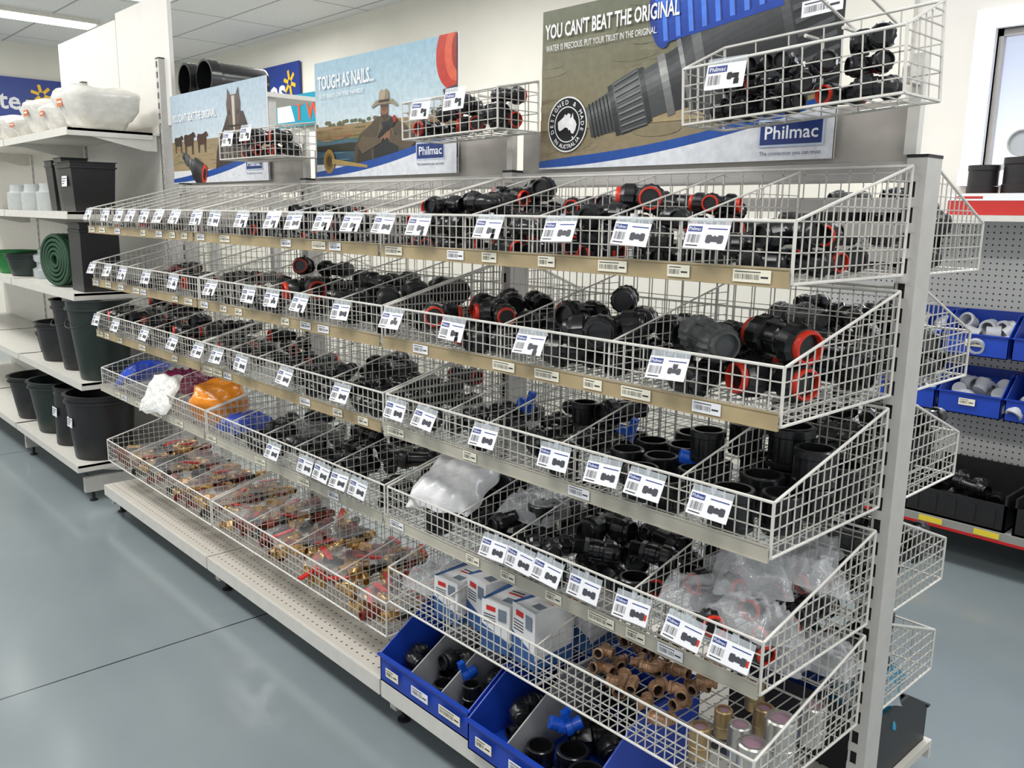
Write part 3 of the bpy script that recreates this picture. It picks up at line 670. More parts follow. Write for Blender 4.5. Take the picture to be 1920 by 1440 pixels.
# ------------------------------------------------------------------ posters
def clip(pts,w,h):
    def cl(P,f):
        o=[]
        for i in range(len(P)):
            a,b=P[i],P[(i+1)%len(P)];fa,fb=f(a),f(b)
            if fa>=0: o.append(a)
            if (fa>=0)!=(fb>=0):
                t=fa/(fa-fb);o.append((a[0]+(b[0]-a[0])*t,a[1]+(b[1]-a[1])*t))
        return o
    for f in (lambda p:p[0],lambda p:w-p[0],lambda p:p[1],lambda p:h-p[1]):
        pts=cl(pts,f)
        if not pts: return []
    return pts
class Poster:
    def __init__(s,w,h): s.b=MB();s.w=w;s.h=h;s.l=0;s.g=(1,0,0,1.);s.b.box(0,w,0,.004,0,h,WHITE)
    def m(s,col):
        col=tuple(c_*s.g[3] for c_ in col)
        return mat('print_%02x%02x%02x'%tuple(max(0,min(255,int(c_*255))) for c_ in col),col,.35,noise=.10,scale=45)
    def P(s,pts,col,ang=0,org=(0,0)):
        s.l+=1;ca,sa=math.cos(ang),math.sin(ang);k,gx,gy,_=s.g
        pts=[(org[0]+x*ca-y*sa,org[1]+x*sa+y*ca) for x,y in pts]
        pts=[(gx+(x-gx)*k,gy+(y-gy)*k) for x,y in pts]
        pts=clip(pts,s.w,s.h)
        if len(pts)<3: return
        s.b.add([(x,-.00008*s.l-.0002,y) for x,y in pts],[tuple(range(len(pts)))],s.m(col))
    def E(s,cx,cy,rx,ry,col,n=28,ang=0):
        s.P([(rx*math.cos(2*math.pi*i/n),ry*math.sin(2*math.pi*i/n)) for i in range(n)],col,ang,(cx,cy))
    def G(s,y0,y1,c0,c1,n=14):
        for i in range(n):
            t=i/(n-1);s.l-=1;s.P([(0,y0+(y1-y0)*i/n),(s.w,y0+(y1-y0)*i/n),(s.w,y0+(y1-y0)*(i+1)/n),(0,y0+(y1-y0)*(i+1)/n)],tuple(c0[k]+(c1[k]-c0[k])*t for k in range(3)))
        s.l+=1
    def X(s,t,x,y,size,col,bold=0,ang=0,align='L',width=None):
        s.l+=1;s.b.text(t,size,s.m(col),T((x,-.00008*s.l-.0002,y))@Ry(-ang),bold=bold,align=align,width=width)
    def swoosh(s,x0=.12):
        w=s.w;n=20
        top=[(w*i/n,.022+.015*math.sin(min(1,i/n*3)*1.57)+.10*max(0,(i/n-x0)/(1-x0))**1.6) for i in range(n+1)];bot=[(w*i/n,.004+.115*max(0,(i/n-.0)/1.)**1.9) for i in range(n+1)]
        s.P(top+[(w,0),(0,0)],(.1,.3,.62));s.P(bot+[(w,0),(0,0)],(.88,.89,.91))
    def logo(s,x,y,k=1.):
        s.P([(x-.004*k,y-.004*k),(x+.124*k,y-.004*k),(x+.124*k,y+.044*k),(x-.004*k,y+.044*k)],(.75,.8,.88))
        s.P([(x,y),(x+.12*k,y),(x+.12*k,y+.04*k),(x,y+.04*k)],(.1,.2,.45));s.X('Philmac',x+.06*k,y+.010*k,.032*k,(.95,.96,1),bold=.012,align='C',width=.105*k)
        s.X('The connection you can trust',x,y-.018*k,.010*k,(.2,.25,.4),width=.12*k)
def shade(p,x0,x1,r0,r1,base,ang,org,k,n=9,amp=.16):
    for i in range(n):
        a=-1+2*i/n;b_=-1+2*(i+1)/n;mid=(a+b_)/2
        l=amp*max(0,1-abs(mid-.45)/.55)-amp*.35*max(0,-mid)
        p.l-=1 if i else 0
        p.P([(x0*k,a*r0*k),(x1*k,a*r1*k),(x1*k,b_*r1*k),(x0*k,b_*r0*k)],tuple(max(.02,c_+l) for c_ in base),ang,org)
def ribs(p,x0,x1,r0,r1,n,ang,org,k,col,dark):
    for i in range(n):
        a=-.92+1.84*i/(n-1);w_=.035*math.sqrt(max(.1,1-a*a))
        p.l-=1 if i else 0
        p.P([(x0*k,(a-w_)*r0*k),(x1*k,(a-w_)*r1*k),(x1*k,(a+w_)*r1*k),(x0*k,(a+w_)*r0*k)],col,ang,org)
    for i in range(n):
        a=-.92+1.84*i/(n-1)-.06;w_=.02
        p.l-=1 if i else 0
        p.P([(x0*k,(a-w_)*r0*k),(x1*k,(a-w_)*r1*k),(x1*k,(a+w_)*r1*k),(x0*k,(a+w_)*r0*k)],dark,ang,org)
def poly_fit(p,org,ang,k=1.,big=True):
    D1=(.30,.31,.31);D2=(.20,.205,.21);D3=(.50,.51,.50);DK=(.09,.095,.10)
    shade(p,-.04,.045,.038,.050,D1,ang,org,k)
    for i in range(6): p.P([((-.03+i*.012)*k,-.044*k),((-.026+i*.012)*k,-.044*k),((-.026+i*.012)*k,.044*k),((-.03+i*.012)*k,.044*k)],DK,ang,org)
    shade(p,.04,.055,.062,.062,D2,ang,org,k);shade(p,.055,.14,.064,.070,D1,ang,org,k);ribs(p,.06,.137,.064,.070,9,ang,org,k,D3,DK);shade(p,.14,.155,.066,.066,D2,ang,org,k)
    shade(p,.155,.20,.058,.060,D1,ang,org,k);shade(p,.20,.222,.072,.072,(.48,.48,.47),ang,org,k,amp=.25);shade(p,.222,.26,.066,.070,D2,ang,org,k);shade(p,.26,.272,.085,.085,(.45,.45,.45),ang,org,k,amp=.22)
    shade(p,.272,.30,.08,.10,D2,ang,org,k,14)
    shade(p,.30,.325,.120,.128,D1,ang,org,k,14);shade(p,.325,.52,.132,.150,(.15,.155,.16),ang,org,k,20,.16)
    shade(p,.52,.54,.158,.160,(.22,.225,.23),ang,org,k,20);shade(p,.54,.63,.150,.150,(.13,.135,.14),ang,org,k,20,.14);ribs(p,.545,.625,.150,.150,11,ang,org,k,(.30,.31,.32),DK)
    if big: shade(p,.63,.85,.145,.12,(.15,.155,.16),ang,org,k,18,.14)
# poster 3
PW=.89;PH=.425
p=Poster(PW,PH);p.G(0,PH,(.58,.52,.40),(.42,.43,.35),20)
rr=random.Random(3)
for i in range(70):
    g=rr.uniform(-.035,.035);x=rr.uniform(0,PW);y=rr.uniform(.04,PH);t_=y/PH;c0=(.58-.16*t_,.52-.09*t_,.40-.05*t_);p.l-=.7;p.E(x,y,rr.uniform(.02,.09),rr.uniform(.006,.022),tuple(c_+g for c_ in c0),n=14)
p.G(.105,.135,(.66,.59,.44),(.59,.53,.40),5)
poly_fit(p,(.225,.130),.28,1.06)
ang=.16;org=(.40,.365)
p.E(.415,.357,.035,.080,(.08,.22,.55),24,ang)
shade(p,.0,.34,.078,.092,(.12,.30,.68),ang,org,1.,12,.16)
for i in range(9):
    p.P([(.015+i*.038,-.074),(.028+i*.038,-.075),(.034+i*.038,.085),(.021+i*.038,.085)],(.30,.50,.90),ang,org);p.l-=1
    p.P([(.028+i*.038,-.075),(.033+i*.038,-.075),(.039+i*.038,.085),(.034+i*.038,.085)],(.06,.18,.48),ang,org)
p.swoosh(.2)
cx,cy=.107,.118
p.E(cx,cy,.074,.074,(.93,.94,.94),40);p.E(cx,cy,.070,.070,(.10,.11,.12),40);p.E(cx,cy,.048,.048,(.93,.94,.94),36);p.E(cx,cy,.045,.045,(.10,.11,.12),36)
AUS=[(-.95,.15),(-.9,-.35),(-.75,-.5),(-.5,-.42),(-.2,-.25),(.05,-.3),(.2,-.5),(.3,-.42),(.45,-.7),(.65,-.75),(.85,-.5),(.98,-.1),(.85,.15),(.65,.35),(.58,.75),(.45,.45),(.3,.35),(.35,.65),(.1,.75),(-.05,.6),(-.25,.7),(-.35,.5),(-.6,.35)]
p.P([(x*.037,y*.037+.002) for x,y in AUS],(.95,.95,.95),0,(cx,cy));p.P([(.5*.037,-.88*.037),(.68*.037,-.9*.037),(.6*.037,-1.08*.037)],(.95,.95,.95),0,(cx,cy))
def arc(p,t,cx,cy,r,a0,a1,size,col,flip=False):
    n=len(t)
    for i,ch in enumerate(t):
        a=a0+(a1-a0)*i/(n-1)
        if ch==' ': continue
        p.X(ch,cx+r*math.cos(a),cy+r*math.sin(a),size,col,bold=.015,ang=(a-math.pi/2) if not flip else (a+math.pi/2),align='C')
arc(p,'DESIGNED & MADE',cx,cy,.0528,math.radians(198),math.radians(-15),.0170,(.95,.95,.95))
arc(p,'IN AUSTRALIA',cx,cy,.0645,math.radians(222),math.radians(318),.0158,(.95,.95,.95),True)
p.X("YOU CAN'T BEAT THE ORIGINAL",.018,.350,.052,(.97,.97,.97),bold=.022,width=.455)
p.X("WATER IS PRECIOUS. PUT YOUR TRUST IN THE ORIGINAL.",.022,.316,.0235,(.95,.95,.95),width=.385)
p.logo(.715,.034,1.25)
add('promotional_poster',p.b.build('promotional_poster'),M=T((-1.09,.470,1.612)),label='large poster with giant pipe fitting, round badge and logo',cat='poster')
# poster 2
p=Poster(PW-.02,PH);w=PW-.02
p.G(.19,PH,(.80,.86,.88),(.58,.71,.78),18);p.G(.12,.19,(.45,.36,.22),(.60,.51,.36),6);p.G(.05,.14,(.18,.30,.38),(.30,.42,.47),8)
for i in range(30): p.E(rr.uniform(0,w),.195+rr.uniform(-.004,.008),.014,.007,(.38+rr.uniform(-.05,.05),.38,.26),n=10);p.l-=.6
for i in range(24): p.E(rr.uniform(0,w),rr.uniform(.13,.185),.04,.003,(.55+rr.uniform(-.1,.1),.46+rr.uniform(-.08,.08),.3),n=10);p.l-=.6
for i in range(18): p.E(rr.uniform(0,w),rr.uniform(.06,.115),.05,.002,(.38,.5,.56),n=10);p.l-=.6
p.P([(0,.118),(.25,.124),(.4,.115),(.9,.124),(.9,.098),(.4,.09),(0,.102)],(.20,.20,.16))
SH=(.36,.31,.24);SK=(.62,.44,.34);DK=(.12,.13,.14)
p.g=(.88,.47,.04,.88)
p.P([(.24,.05),(.25,.11),(.29,.165),(.34,.185),(.375,.20),(.40,.218),(.43,.225),(.50,.225),(.545,.21),(.60,.185),(.66,.15),(.70,.10),(.71,.05)],SH)
p.P([(.26,.05),(.28,.12),(.33,.15),(.36,.12),(.38,.05)],(.24,.21,.17));p.P([(.60,.05),(.60,.13),(.64,.14),(.68,.10),(.69,.05)],(.24,.21,.17))
p.P([(.39,.05),(.39,.12),(.43,.20),(.50,.205),(.55,.15),(.57,.05)],(.15,.16,.17));p.P([(.41,.15),(.44,.215),(.46,.17),(.44,.14)],(.44,.37,.28));p.P([(.54,.15),(.51,.215),(.49,.17),(.50,.14)],(.44,.37,.28))
p.E(.468,.245,.027,.036,SK);p.P([(.444,.24),(.446,.222),(.468,.206),(.490,.222),(.493,.24),(.48,.228),(.454,.228)],(.30,.23,.19))
p.E(.459,.250,.005,.003,DK,10);p.E(.479,.250,.005,.003,DK,10);p.P([(.465,.25),(.472,.25),(.473,.238),(.463,.238)],(.52,.34,.26));p.P([(.458,.230),(.480,.230),(.477,.227),(.461,.227)],(.4,.2,.16))
p.P([(.441,.268),(.497,.268),(.492,.256),(.446,.256)],(.36,.26,.19))
p.P([(.385,.258),(.42,.270),(.515,.270),(.555,.254),(.562,.259),(.528,.284),(.412,.286),(.380,.266)],(.66,.60,.49));p.P([(.430,.277),(.435,.315),(.449,.327),(.467,.320),(.484,.327),(.500,.313),(.505,.277)],(.76,.69,.57));p.P([(.470,.278),(.478,.318),(.486,.326),(.500,.313),(.505,.277)],(.64,.57,.46));p.P([(.429,.276),(.431,.287),(.504,.287),(.506,.276)],(.3,.22,.15))
p.P([(.27,.12),(.31,.085),(.45,.125),(.455,.155),(.38,.145),(.31,.155)],(.43,.37,.28));p.P([(.68,.12),(.63,.085),(.50,.125),(.495,.155),(.56,.145),(.64,.155)],(.40,.34,.26))
for i in range(5): p.E(.445+.014*i,.150+.006*(i%2),.009,.018,SK,12,ang=.3-.15*i)
p.E(.475,.172,.06,.013,(.08,.08,.08),ang=.5);p.E(.52,.197,.022,.018,(.16,.16,.17),ang=.5);p.E(.54,.209,.012,.015,(.7,.2,.12),ang=.5)
p.g=(1,0,0,1.)
p.swoosh()
p.E(.84,.36,.075,.10,(.74,.20,.13));p.E(.865,.365,.055,.085,(.84,.36,.24));p.E(.88,.37,.035,.06,(.6,.16,.1));p.P([(.82,.2),(.87,.2),(.87,.27),(.80,.26)],(.25,.25,.27))
p.E(.10,.06,.04,.045,(.60,.48,.26));p.E(.10,.06,.028,.03,(.45,.36,.2));p.E(.10,.06,.018,.02,(.3,.22,.1));p.P([(.12,.05),(.36,.03),(.36,.04),(.12,.07)],(.66,.56,.34))
p.X("TOUGH AS NAILS...",.03,.325,.068,(.97,.97,.97),bold=.02,width=.38);p.X("BUT EASY ON THE HANDS",.04,.292,.022,(.95,.95,.95),width=.3)
p.logo(.66,.05,1.2)
add('promotional_poster',p.b.build('promotional_poster'),M=T((-2.335,.470,1.612)),label='poster of farmer in hat holding pipe fitting',cat='poster')
# poster 1
p=Poster(1.02,PH);w=1.02
p.G(.20,PH,(.80,.85,.88),(.66,.74,.80),16);p.G(.06,.20,(.66,.57,.43),(.60,.53,.41),8)
for i in range(30): p.E(rr.uniform(0,w),rr.uniform(.08,.2),.04,.003,(.58+rr.uniform(-.1,.1),.5,.36),n=10);p.l-=.6
for cxx,sz in ((.08,.8),(.21,1.),(.36,.9)):
    cc=(.24+rr.uniform(-.03,.05),.18,.14);q=lambda x,y:(cxx+x*sz,.19+y*sz)
    p.P([q(*v) for v in ((-.058,.0),(-.06,.03),(-.045,.042),(.0,.038),(.035,.044),(.05,.050),(.066,.046),(.078,.028),(.072,.022),(.058,.026),(.05,.0),(.04,-.012),(-.03,-.015))],cc)
    for lx in (-.052,-.040,.028,.040): p.P([q(lx,.0),q(lx+.008,.0),q(lx+.006,-.055),q(lx+.001,-.055)],cc)
H_=(.25,.20,.17)
p.P([(.50,.05),(.52,.14),(.56,.20),(.61,.25),(.65,.30),(.80,.30),(.84,.24),(.88,.17),(.93,.12),(.96,.05)],H_)
p.P([(.645,.30),(.64,.34),(.65,.365),(.655,.405),(.68,.375),(.74,.375),(.762,.405),(.77,.365),(.778,.34),(.775,.30),(.755,.22),(.75,.16),(.73,.135),(.70,.135),(.675,.155),(.668,.22)],(.34,.27,.23))
p.P([(.695,.37),(.725,.37),(.722,.25),(.71,.20),(.70,.25)],(.78,.75,.71));p.E(.667,.30,.008,.011,(.04,.04,.04),12);p.E(.755,.30,.008,.011,(.04,.04,.04),12)
p.E(.712,.155,.033,.022,(.18,.14,.13));p.E(.70,.158,.006,.008,(.05,.04,.04),10);p.E(.726,.158,.006,.008,(.05,.04,.04),10)
p.P([(.655,.245),(.765,.245),(.765,.238),(.655,.238)],(.12,.10,.10))
p.swoosh()
poly_fit(p,(.14,.13),-.45,.40,False);p.E(.375,.04,.03,.045,(.78,.22,.14),ang=-.4);p.E(.38,.038,.016,.028,(.15,.1,.1),ang=-.4)
p.X("YOU CAN'T BEAT THE ORIGINAL",.03,.295,.05,(.97,.97,.97),bold=.02,width=.5);p.logo(.82,.05,1.2)
add('promotional_poster',p.b.build('promotional_poster'),M=T((-3.75,.470,1.612)),label='poster of horse and cattle with pipe fitting',cat='poster')
# ------------------------------------------------------------------ pipes on a rear shelf behind the posters
o=bx('rear_top_shelf',-3.95,-3.15,.53,.95,2.01,2.03,SHELFW,label='white steel shelf behind the posters',cat='shelf')
for x in (-3.9,-3.2):
    b=MB();b.box(-.02,.02,-.02,.02,0,2.01,METAL);add('support_post',b.build('support_post'),M=T((x+3.95,.2,-2.01)),parent=o)
def pipe_mesh(r,L):
    b=MB();pr=[(0,r*1.12),(.05,r*1.12),(.055,r)];n=int(L/.03)
    for i in range(n): pr+=[(.06+i*.03,r),(.075+i*.03,r*.975)]
    b.lathe([(.10,r*.9),(0,r*.98)]+pr,BLK,n=32);b.lathe([(.095,r*.89),(.096,r*.89)],DARK,n=24);return b.build('drain_pipe',35)
PPs=pipe_mesh(.078,.27)
for i,(x,y,z) in enumerate(((-3.73,.54,2.118),(-3.54,.56,2.118))):
    add('black_pipe',PPs,M=T((x,y,z))@Rz(math.pi/2+(.05 if i%2 else -.03)),label='short black corrugated pipe lying on the rear shelf',cat='pipe',group='black pipes on the rear shelf')
# ------------------------------------------------------------------ left shelving with solid shelves
LX=[(-5.0,-3.82),(-6.2,-5.02),(-7.4,-6.22)]
PT=post_mesh(2.22)
for i,(x0,x1) in enumerate(LX):
    S=add('steel_shelving_unit',None,(x0,.44,0),label='white steel shelving unit holding pots and garden stock',cat='shelving',group='white steel shelving units')
    b=MB();b.box(0,x1-x0,0,.015,.1,1.9,SHELFW);add('back_panel',b.build('back_panel'),parent=S)
    add('upright',PT,(x1-x0+.01,.0,0),parent=S)
    for z,y0 in ((1.86,-.0),(1.465,-.03),(1.07,-.03),(.62,-.03),(.20,-.08)):
        b=MB();w=x1-x0;b.box(0,w,0,.44-y0-.005,-.012,0,SHELFW);b.box(0,w,-.004,0,-.035,.002,SHELFW);b.box(0,.003,0,.40,-.035,0,SHELFW);b.box(w-.003,w,0,.40,-.035,0,SHELFW)
        pr=[(.0,-.012),(.42,-.012),(.42,-.09),(.36,-.09)]
        for xx in (.004,w-.008):
            vs=[(xx,a,c_) for a,c_ in pr]+[(xx+.003,a,c_) for a,c_ in pr];b.add(vs,[(0,1,2,3),(7,6,5,4)]+[(j,(j+1)%4,4+(j+1)%4,4+j) for j in range(4)],SHELFW)
        o=add('base_shelf' if z<.3 else 'shelf',b.build('steel_shelf'),(0,y0-.44,z),parent=S)
        if z<.3:
            for xx in ((.03,w-.03) if i==0 else (.03,)): add('foot',FT,(xx,.03,-z),parent=o)
BW=mat('board_white',(.88,.87,.845),.5,noise=.03,scale=5)
bx('white_display_board',-5.5,-4.45,.47,.49,1.9,2.50,BW,label='large white board standing above the shelving',cat='board',group='white boards')
bx('white_display_board',-4.44,-3.72,.47,.49,1.9,2.53,BW,label='large white board standing above the shelving',cat='board',group='white boards')
def bucket_mesh(r0,r1,h,m,n=28,sq=False):
    b=MB();nn=4 if sq else n
    M=Ry(-math.pi/2)@ (Rx(math.pi/4) if sq else Matrix.Identity(4))
    pr=[(0,r0*.98),(.004,r0),(h*.86,r0+(r1-r0)*.86),(h*.87,r1*1.04),(h*.9,r1*1.04),(h*.905,r1*.99),(h*.98,r1),(h*.985,r1*1.07),(h,r1*1.07),(h,r1*.96),(h*.3,r0*.95),(h*.29,.001)]
    b.lathe(pr,m,M,n=nn,capB=False);return b.build('plastic_pot',35)
DG=mat('dark_green_plastic',(.12,.17,.15),.4,noise=.15);K2=mat('matt_black_pot',(.12,.12,.125),.45,noise=.15)
def pot(x,y,z,r0,r1,h,m,label,sq=False,yaw=0,grp=None,lab=False,name='plant_pot',cat='pot',handle=False):
    o=add(name,bucket_mesh(r0,r1,h,m,sq=sq),M=T((x,y,z))@Rz(yaw),label=label,cat=cat,group=grp)
    if lab:
        bb=MB();bb.box(-.04,.04,0,.001,0,.05,WHITE)
        for q in range(3): bb.box(-.032,.03-.015*q,-.0006,0,.036-q*.012,.040-q*.012,INK)
        add('pot_label',bb.build('pot_label'),M=T((.0,-(r0+r1)/2*(0.74 if sq else 1.0)-.006,h*.5))@Rx(-.06),parent=o)
    if handle:
        bb=MB();rr_=r1*1.09;n=16;pts=[(rr_*math.cos(math.pi*i/n),-rr_*math.sin(math.pi*i/n)*.95,h*.9-.10*math.sin(math.pi*i/n)) for i in range(n+1)]
        for a,c_ in zip(pts,pts[1:]): bb.seg(a,c_,.003,INK,6)
        add('handle',bb.build('handle'),parent=o)
    return o
pot(-3.94,.12,.622,.115,.16,.41,DG,'tall dark green plastic bucket with handle on the shelf',yaw=.1,name='bucket',cat='bucket',handle=True)
pot(-4.29,.13,.622,.105,.145,.38,K2,'tall black tapered bucket with handle on the shelf',name='bucket',cat='bucket',handle=True)
pot(-4.66,.14,.622,.12,.15,.22,K2,'low black bucket on the shelf',name='bucket',cat='bucket')
pot(-3.98,.10,.202,.14,.17,.34,K2,'large black round bin on the base shelf',lab=True)
pot(-4.33,.07,.202,.105,.10,.32,K2,'black round canister on the base shelf',lab=True)
pot(-4.69,.1,.202,.13,.17,.30,DG,'wide dark pot on the base shelf')
pot(-5.15,.1,.202,.13,.17,.26,K2,'wide black pot on the base shelf')
pot(-3.95,.12,1.072,.13,.13,.34,K2,'tall square black planter on the shelf',sq=True)
pot(-3.98,.12,1.467,.13,.15,.24,K2,'square black planter with a white label',sq=True,lab=True)
pot(-4.23,.12,1.467,.07,.09,.27,DG,'dark stacked planter tubes on the shelf',sq=True)
pot(-4.40,.12,1.467,.07,.09,.26,K2,'narrow black stacked planters on the shelf',sq=True)
pot(-5.2,.12,1.072,.1,.13,.13,DG,'green shallow pot on the shelf');pot(-5.5,.12,1.072,.1,.13,.14,mat('bright_green',(.1,.45,.2),.4),'bright green pot on the shelf')
b=MB();GR=mat('green_hose',(.14,.28,.19),.45,noise=.15)
for j in range(4):
    for q in range(5):
        r=.035+q*.023;n=36;vs=[];fs=[];S=6;rr_=.0118
        for i in range(n):
            t=2*math.pi*i/n
            for k in range(S):
                u=2*math.pi*k/S;R_=r+rr_*math.cos(u);vs.append((R_*math.cos(t),j*.026+rr_*math.sin(u),R_*math.sin(t)))
        for i in range(n):
            for k in range(S): fs.append((i*S+k,i*S+(k+1)%S,((i+1)%n)*S+(k+1)%S,((i+1)%n)*S+k))
        b.add(vs,fs,GR)
add('hose_coil',b.build('hose_coil',60),M=T((-4.27,.02,1.07+.142))@Rz(.25),label='coil of dark green garden hose standing on the shelf',cat='hose')
for i in range(4):
    b=MB();b.lathe([(0,.05),(.01,.052),(.05,.052),(.06,.03),(.09,.03),(.1,.045),(.13,.045),(.14,.02),(.17,.02)],mat('clear_grey_plastic',(.75,.78,.78),.2,alpha=.7),Ry(-math.pi/2),n=20)
    add('plastic_jar',b.build('plastic_jar',35),(-4.60-.15*i,.12+.03*(i%2),1.07),label='translucent stepped plastic jar on the shelf',cat='jar',group='plastic jars')
for i in range(5):
    b=MB();b.lathe([(0,.06),(.01,.065),(.1,.065),(.11,.05),(.13,.045),(.15,.0455)],mat('frosted_plastic',(.78,.80,.80),.25,noise=.05,alpha=.75),Ry(-math.pi/2),n=22)
    add('white_tub',b.build('white_tub',35),(-4.66-.16*i,.12+.04*(i%2),1.465),label='frosted white plastic tub with lid on the shelf',cat='tub',group='white tubs')
pot(-5.0,.16,.622,.07,.09,.12,K2,'small black pot on the shelf')
WF=mat('white_bag_film',(.86,.85,.82),.18,noise=.08,scale=8,bump=.25)
ORG=mat('orange_print',(.80,.42,.22),.5)
PO=[pouch_mesh(WF,50+i,e=.4,cr=.04,taper=(.22,.12,.18)[i],nm='wrapped_item') for i in range(3)]
for i,(x,y,sx,sy,sz) in enumerate(((-4.00,.2,.26,.32,.20),(-4.30,.2,.25,.32,.15),(-4.60,.2,.27,.32,.19),(-4.92,.2,.28,.32,.12),(-5.25,.2,.3,.32,.15),(-5.62,.2,.34,.32,.12))):
    yaw=rng.uniform(-.12,.12)
    o=add('wrapped_fixture',PO[i%3],M=T((x,y,1.865+sz/2))@Rz(yaw)@Matrix.Diagonal((sx,sy,sz,1)),label='white moulded item wrapped in plastic with orange label',cat='packaged item',group='white wrapped items on the upper shelf')
    bb=MB();bb.box(-.15,.09,-.555,-.55,.02,.20,ORG);bb.box(-.12,.06,-.558,-.555,.10,.14,WHITE);add('orange_label',bb.build('orange_label'),parent=o)
# blue signs
SGN=mat('sign_blue',(.10,.22,.55),.4);YEL=mat('sign_yellow',(.95,.75,.15),.4)
def sign(txt,w,h,M,ts=.2,fx=.2,tx=.06,fk=1.):
    b=MB();b.box(0,w,0,.02,0,h,SGN);b.text(txt,ts,WHITE,T((tx,-.002,h*.22)),bold=.02)
    for k in range(6): b.box(.03*fk,.12*fk,-.004,-.002,-.018*fk,.018*fk,YEL,T((w-fx,0,h*.62))@Ry(k*math.pi/3+.3))
    add('shop_sign',b.build('shop_sign'),M=M,label='blue sign with white lettering and yellow petals',cat='sign',group='blue shop signs')
sign('es',.95,.50,T((-8.12,3.11,2.42)),ts=.40,fx=.18,tx=.34)
sign('tate',2.0,.42,T((-9.96,-.2,2.42))@Rz(math.pi/2),ts=.26,fx=.26,tx=1.12,fk=.9)
b=MB();b.box(0,.85,0,.01,0,.3,mat('teal_card',(.1,.55,.65),.4));b.add([(.05,-.001,.05),(.4,-.001,.05),(.3,-.001,.26),(.05,-.001,.22)],[(0,1,2,3)],mat('white_print',(.95,.95,.95),.4));b.text('T W',.24,mat('red_print',(.85,.3,.15),.4),T((.42,-.003,.06)),bold=.03)
add('small_sign',b.build('small_sign'),M=T((-7.62,3.08,2.30)),label='small teal and orange sign on the wall',cat='sign')
# ------------------------------------------------------------------ right wall shelving
PEG=dots_mat('white_pegboard',(.80,.80,.79),(.2,.2,.2),.028,.0042,ax=(0,2))
Wn=add('wall_shelving_unit',None,(-.3,2.8,0),label='white wall shelving unit with perforated pegboard back',cat='shelving')
WI=T((.3,-2.8,0))
b=MB();b.box(-1.6,.9,3.05,3.07,.1,1.50,PEG);add('pegboard_panel',b.build('pegboard_panel'),M=WI,parent=Wn)
b=MB();b.box(-1.5,.9,2.66,3.04,1.485,1.51,SHELFW);add('top_shelf',b.build('top_shelf'),M=WI,parent=Wn)
b=MB();b.box(-1.5,.9,2.52,3.04,.16,.19,SHELFW);bs=add('base_shelf',b.build('base_shelf'),M=WI,parent=Wn)
b=MB();b.box(0,2.4,0,.01,0,.045,mat('grey_rail',(.6,.6,.58),.5));b.box(0,2.4,-.002,0,.0,.012,mat('red_strip',(.8,.12,.12),.4))
for i in range(10): b.box(.1+i*.23,.2+i*.23,-.003,0,.016,.04,mat('yellow_ticket',(.95,.85,.25),.5))
add('ticket_strip',b.build('ticket_strip'),M=T((-1.5,2.508,.16)),parent=bs,label='grey ticket strip with yellow tickets and red edge')
for x in (-1.45,-.2,.85):
    b=MB();b.box(x-.02,x+.02,2.6,3.0,0,.158,METAL);add('foot',b.build('foot'),parent=bs)
SB=bin_mesh(.27,.24,.19,.10)
wt=MB();wt.lathe([(0,.024),(.03,.024),(.031,.028),(.045,.028),(.045,.02),(.01,.02)],mat('light_grey_plastic',(.75,.76,.78),.4),n=18,capB=False);WT=wt.build('grey_fitting',35)
for zrow in (.89,.62):
    for i in range(5):
        x=-1.08+i*.285
        o=add('parts_bin',SB,(x,2.80,zrow),label='small blue open-front bin on the pegboard',cat='storage bin',group='blue bins on the pegboard')
        add('shelf_ticket',TK[0],M=T((x+.13,2.79,zrow+.06))@Matrix.Scale(1.4,4),label='small pale ticket on blue bin front',cat='shelf ticket',group='tickets on the pegboard bins')
        for q in range(9):
            add('grey_pipe_fitting',WT,M=T((x+.05+.085*(q%3),2.84+.07*(q//3),zrow+.065+.03*(q//3)))@Rz(rng.uniform(0,6))@Ry(rng.uniform(-.8,.8))@Matrix.Scale(1.3,4),label='light grey plastic pipe fitting in blue bin',cat='pipe fitting',group='grey fittings in pegboard bins')
for i in range(4):
    b=MB();b.box(0,.42,0,.4,0,.01,K2);b.box(0,.42,0,.01,0,.12,K2);b.box(0,.01,0,.4,0,.16,K2);b.box(.41,.42,0,.4,0,.16,K2);b.box(0,.42,.39,.4,0,.2,K2)
    for q in range(5): b.box(.03+q*.08,.06+q*.08,-.004,0,.02,.1,K2)
    add('black_tray',b.build('black_tray'),(-1.25+i*.45,2.56,.191),label='black plastic tray on the base shelf',cat='tray',group='black trays')
    fill(-1.23+i*.45,-.86+i*.45,.2,['elbow','tee'],1.4,8,0,'in black tray',y0=2.58,y1=2.93,detail=False,zmax=.33)
b=MB();RC=mat('red_carton',(.74,.17,.15),.5);b.box(0,.5,0,.25,0,.09,RC);b.box(0,.5,-.001,0,.06,.09,WHITE);b.box(.03,.14,-.002,-.001,.068,.078,RC)
b.box(.36,.46,-.002,-.001,.01,.05,WHITE)
add('red_white_carton',b.build('red_white_carton'),(-.80,2.68,1.511),label='red and white long carton on the wall shelf',cat='carton')
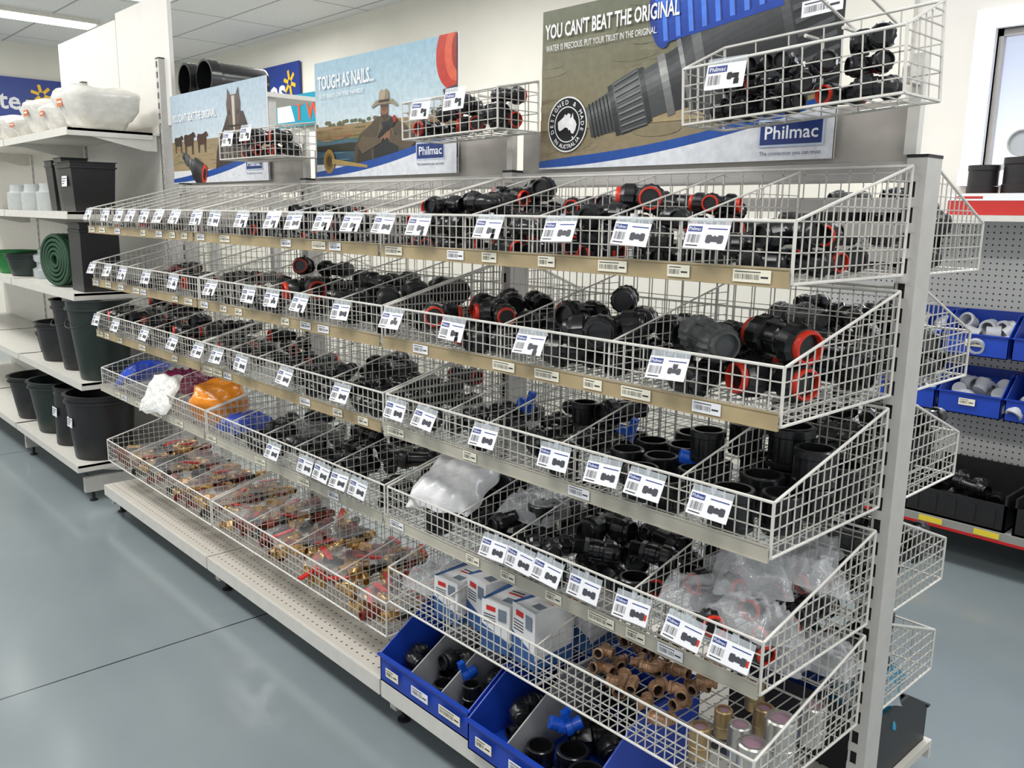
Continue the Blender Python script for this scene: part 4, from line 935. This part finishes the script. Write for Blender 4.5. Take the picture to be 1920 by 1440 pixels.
def cap_mesh(r,h):
    b=MB();b.lathe([(0,r*1.06),(h*.25,r*1.06),(h*.27,r),(h*.8,r),(h*.82,r*1.05),(h,r*1.05),(h,r*.88),(h*.2,r*.86)],K2,Ry(-math.pi/2),n=24,capB=False);return b.build('pipe_cap',35)
for x,y,r,h in ((-.71,2.80,.06,.12),(-.57,2.82,.065,.15),(-.42,2.80,.075,.12)):
    add('black_canister',cap_mesh(r,h),(x,y,1.602),label='black round plastic fitting on top of the red carton',cat='pipe fitting',group='black round fittings on the red carton')
add('black_canister',cap_mesh(.10,.17),(-.18,2.82,1.511),label='large black round plastic fitting on the wall shelf',cat='pipe fitting')
b=MB();n=40
b.lathe([(0,.05),(.0,.056),(.02,.056),(.02,.05)],STEEL,M=Rz(-math.pi/2),n=n,capA=False,capB=False);b.lathe([(.008,.05),(.010,.05)],mat('grey_glass',(.7,.72,.74),.2),M=Rz(-math.pi/2),n=n)
add('round_gauge',b.build('round_gauge',35),(-.57,2.80,1.81),label='round clear rimmed disc on top of black fittings',cat='gauge')
# ------------------------------------------------------------------ lights and world
wd=bpy.data.worlds.new('world');SC.world=wd;wd.use_nodes=True;bg=wd.node_tree.nodes['Background'];bg.inputs[0].default_value=(.95,.97,1,1);bg.inputs[1].default_value=.85
def area(loc,sx,sy,en,col=(1,.985,.96),rot=(0,0,0)):
    l=bpy.data.lights.new('area_light','AREA');l.shape='RECTANGLE';l.size=sx;l.size_y=sy;l.energy=en;l.color=col
    o=bpy.data.objects.new('area_light',l);COL.objects.link(o);o.location=loc;o.rotation_euler=rot;return o
for (x,y,e) in ((1.2,-1.0,42),(-1.2,-1.2,42),(-3.6,-1.3,42),(-6,-1.2,42),(-8,-.8,42),(-1.2,1.7,38),(-4,1.8,42),(-7,2.0,42),(1.5,1.3,26)):
    area((x,y,ZC-.08),1.3,.5,e)
area((-.2,YW-.12,2.1),1.2,.65,28,(.85,.92,1),(math.radians(-90),0,0))
SC.view_settings.view_transform='Standard';SC.view_settings.exposure=0.0
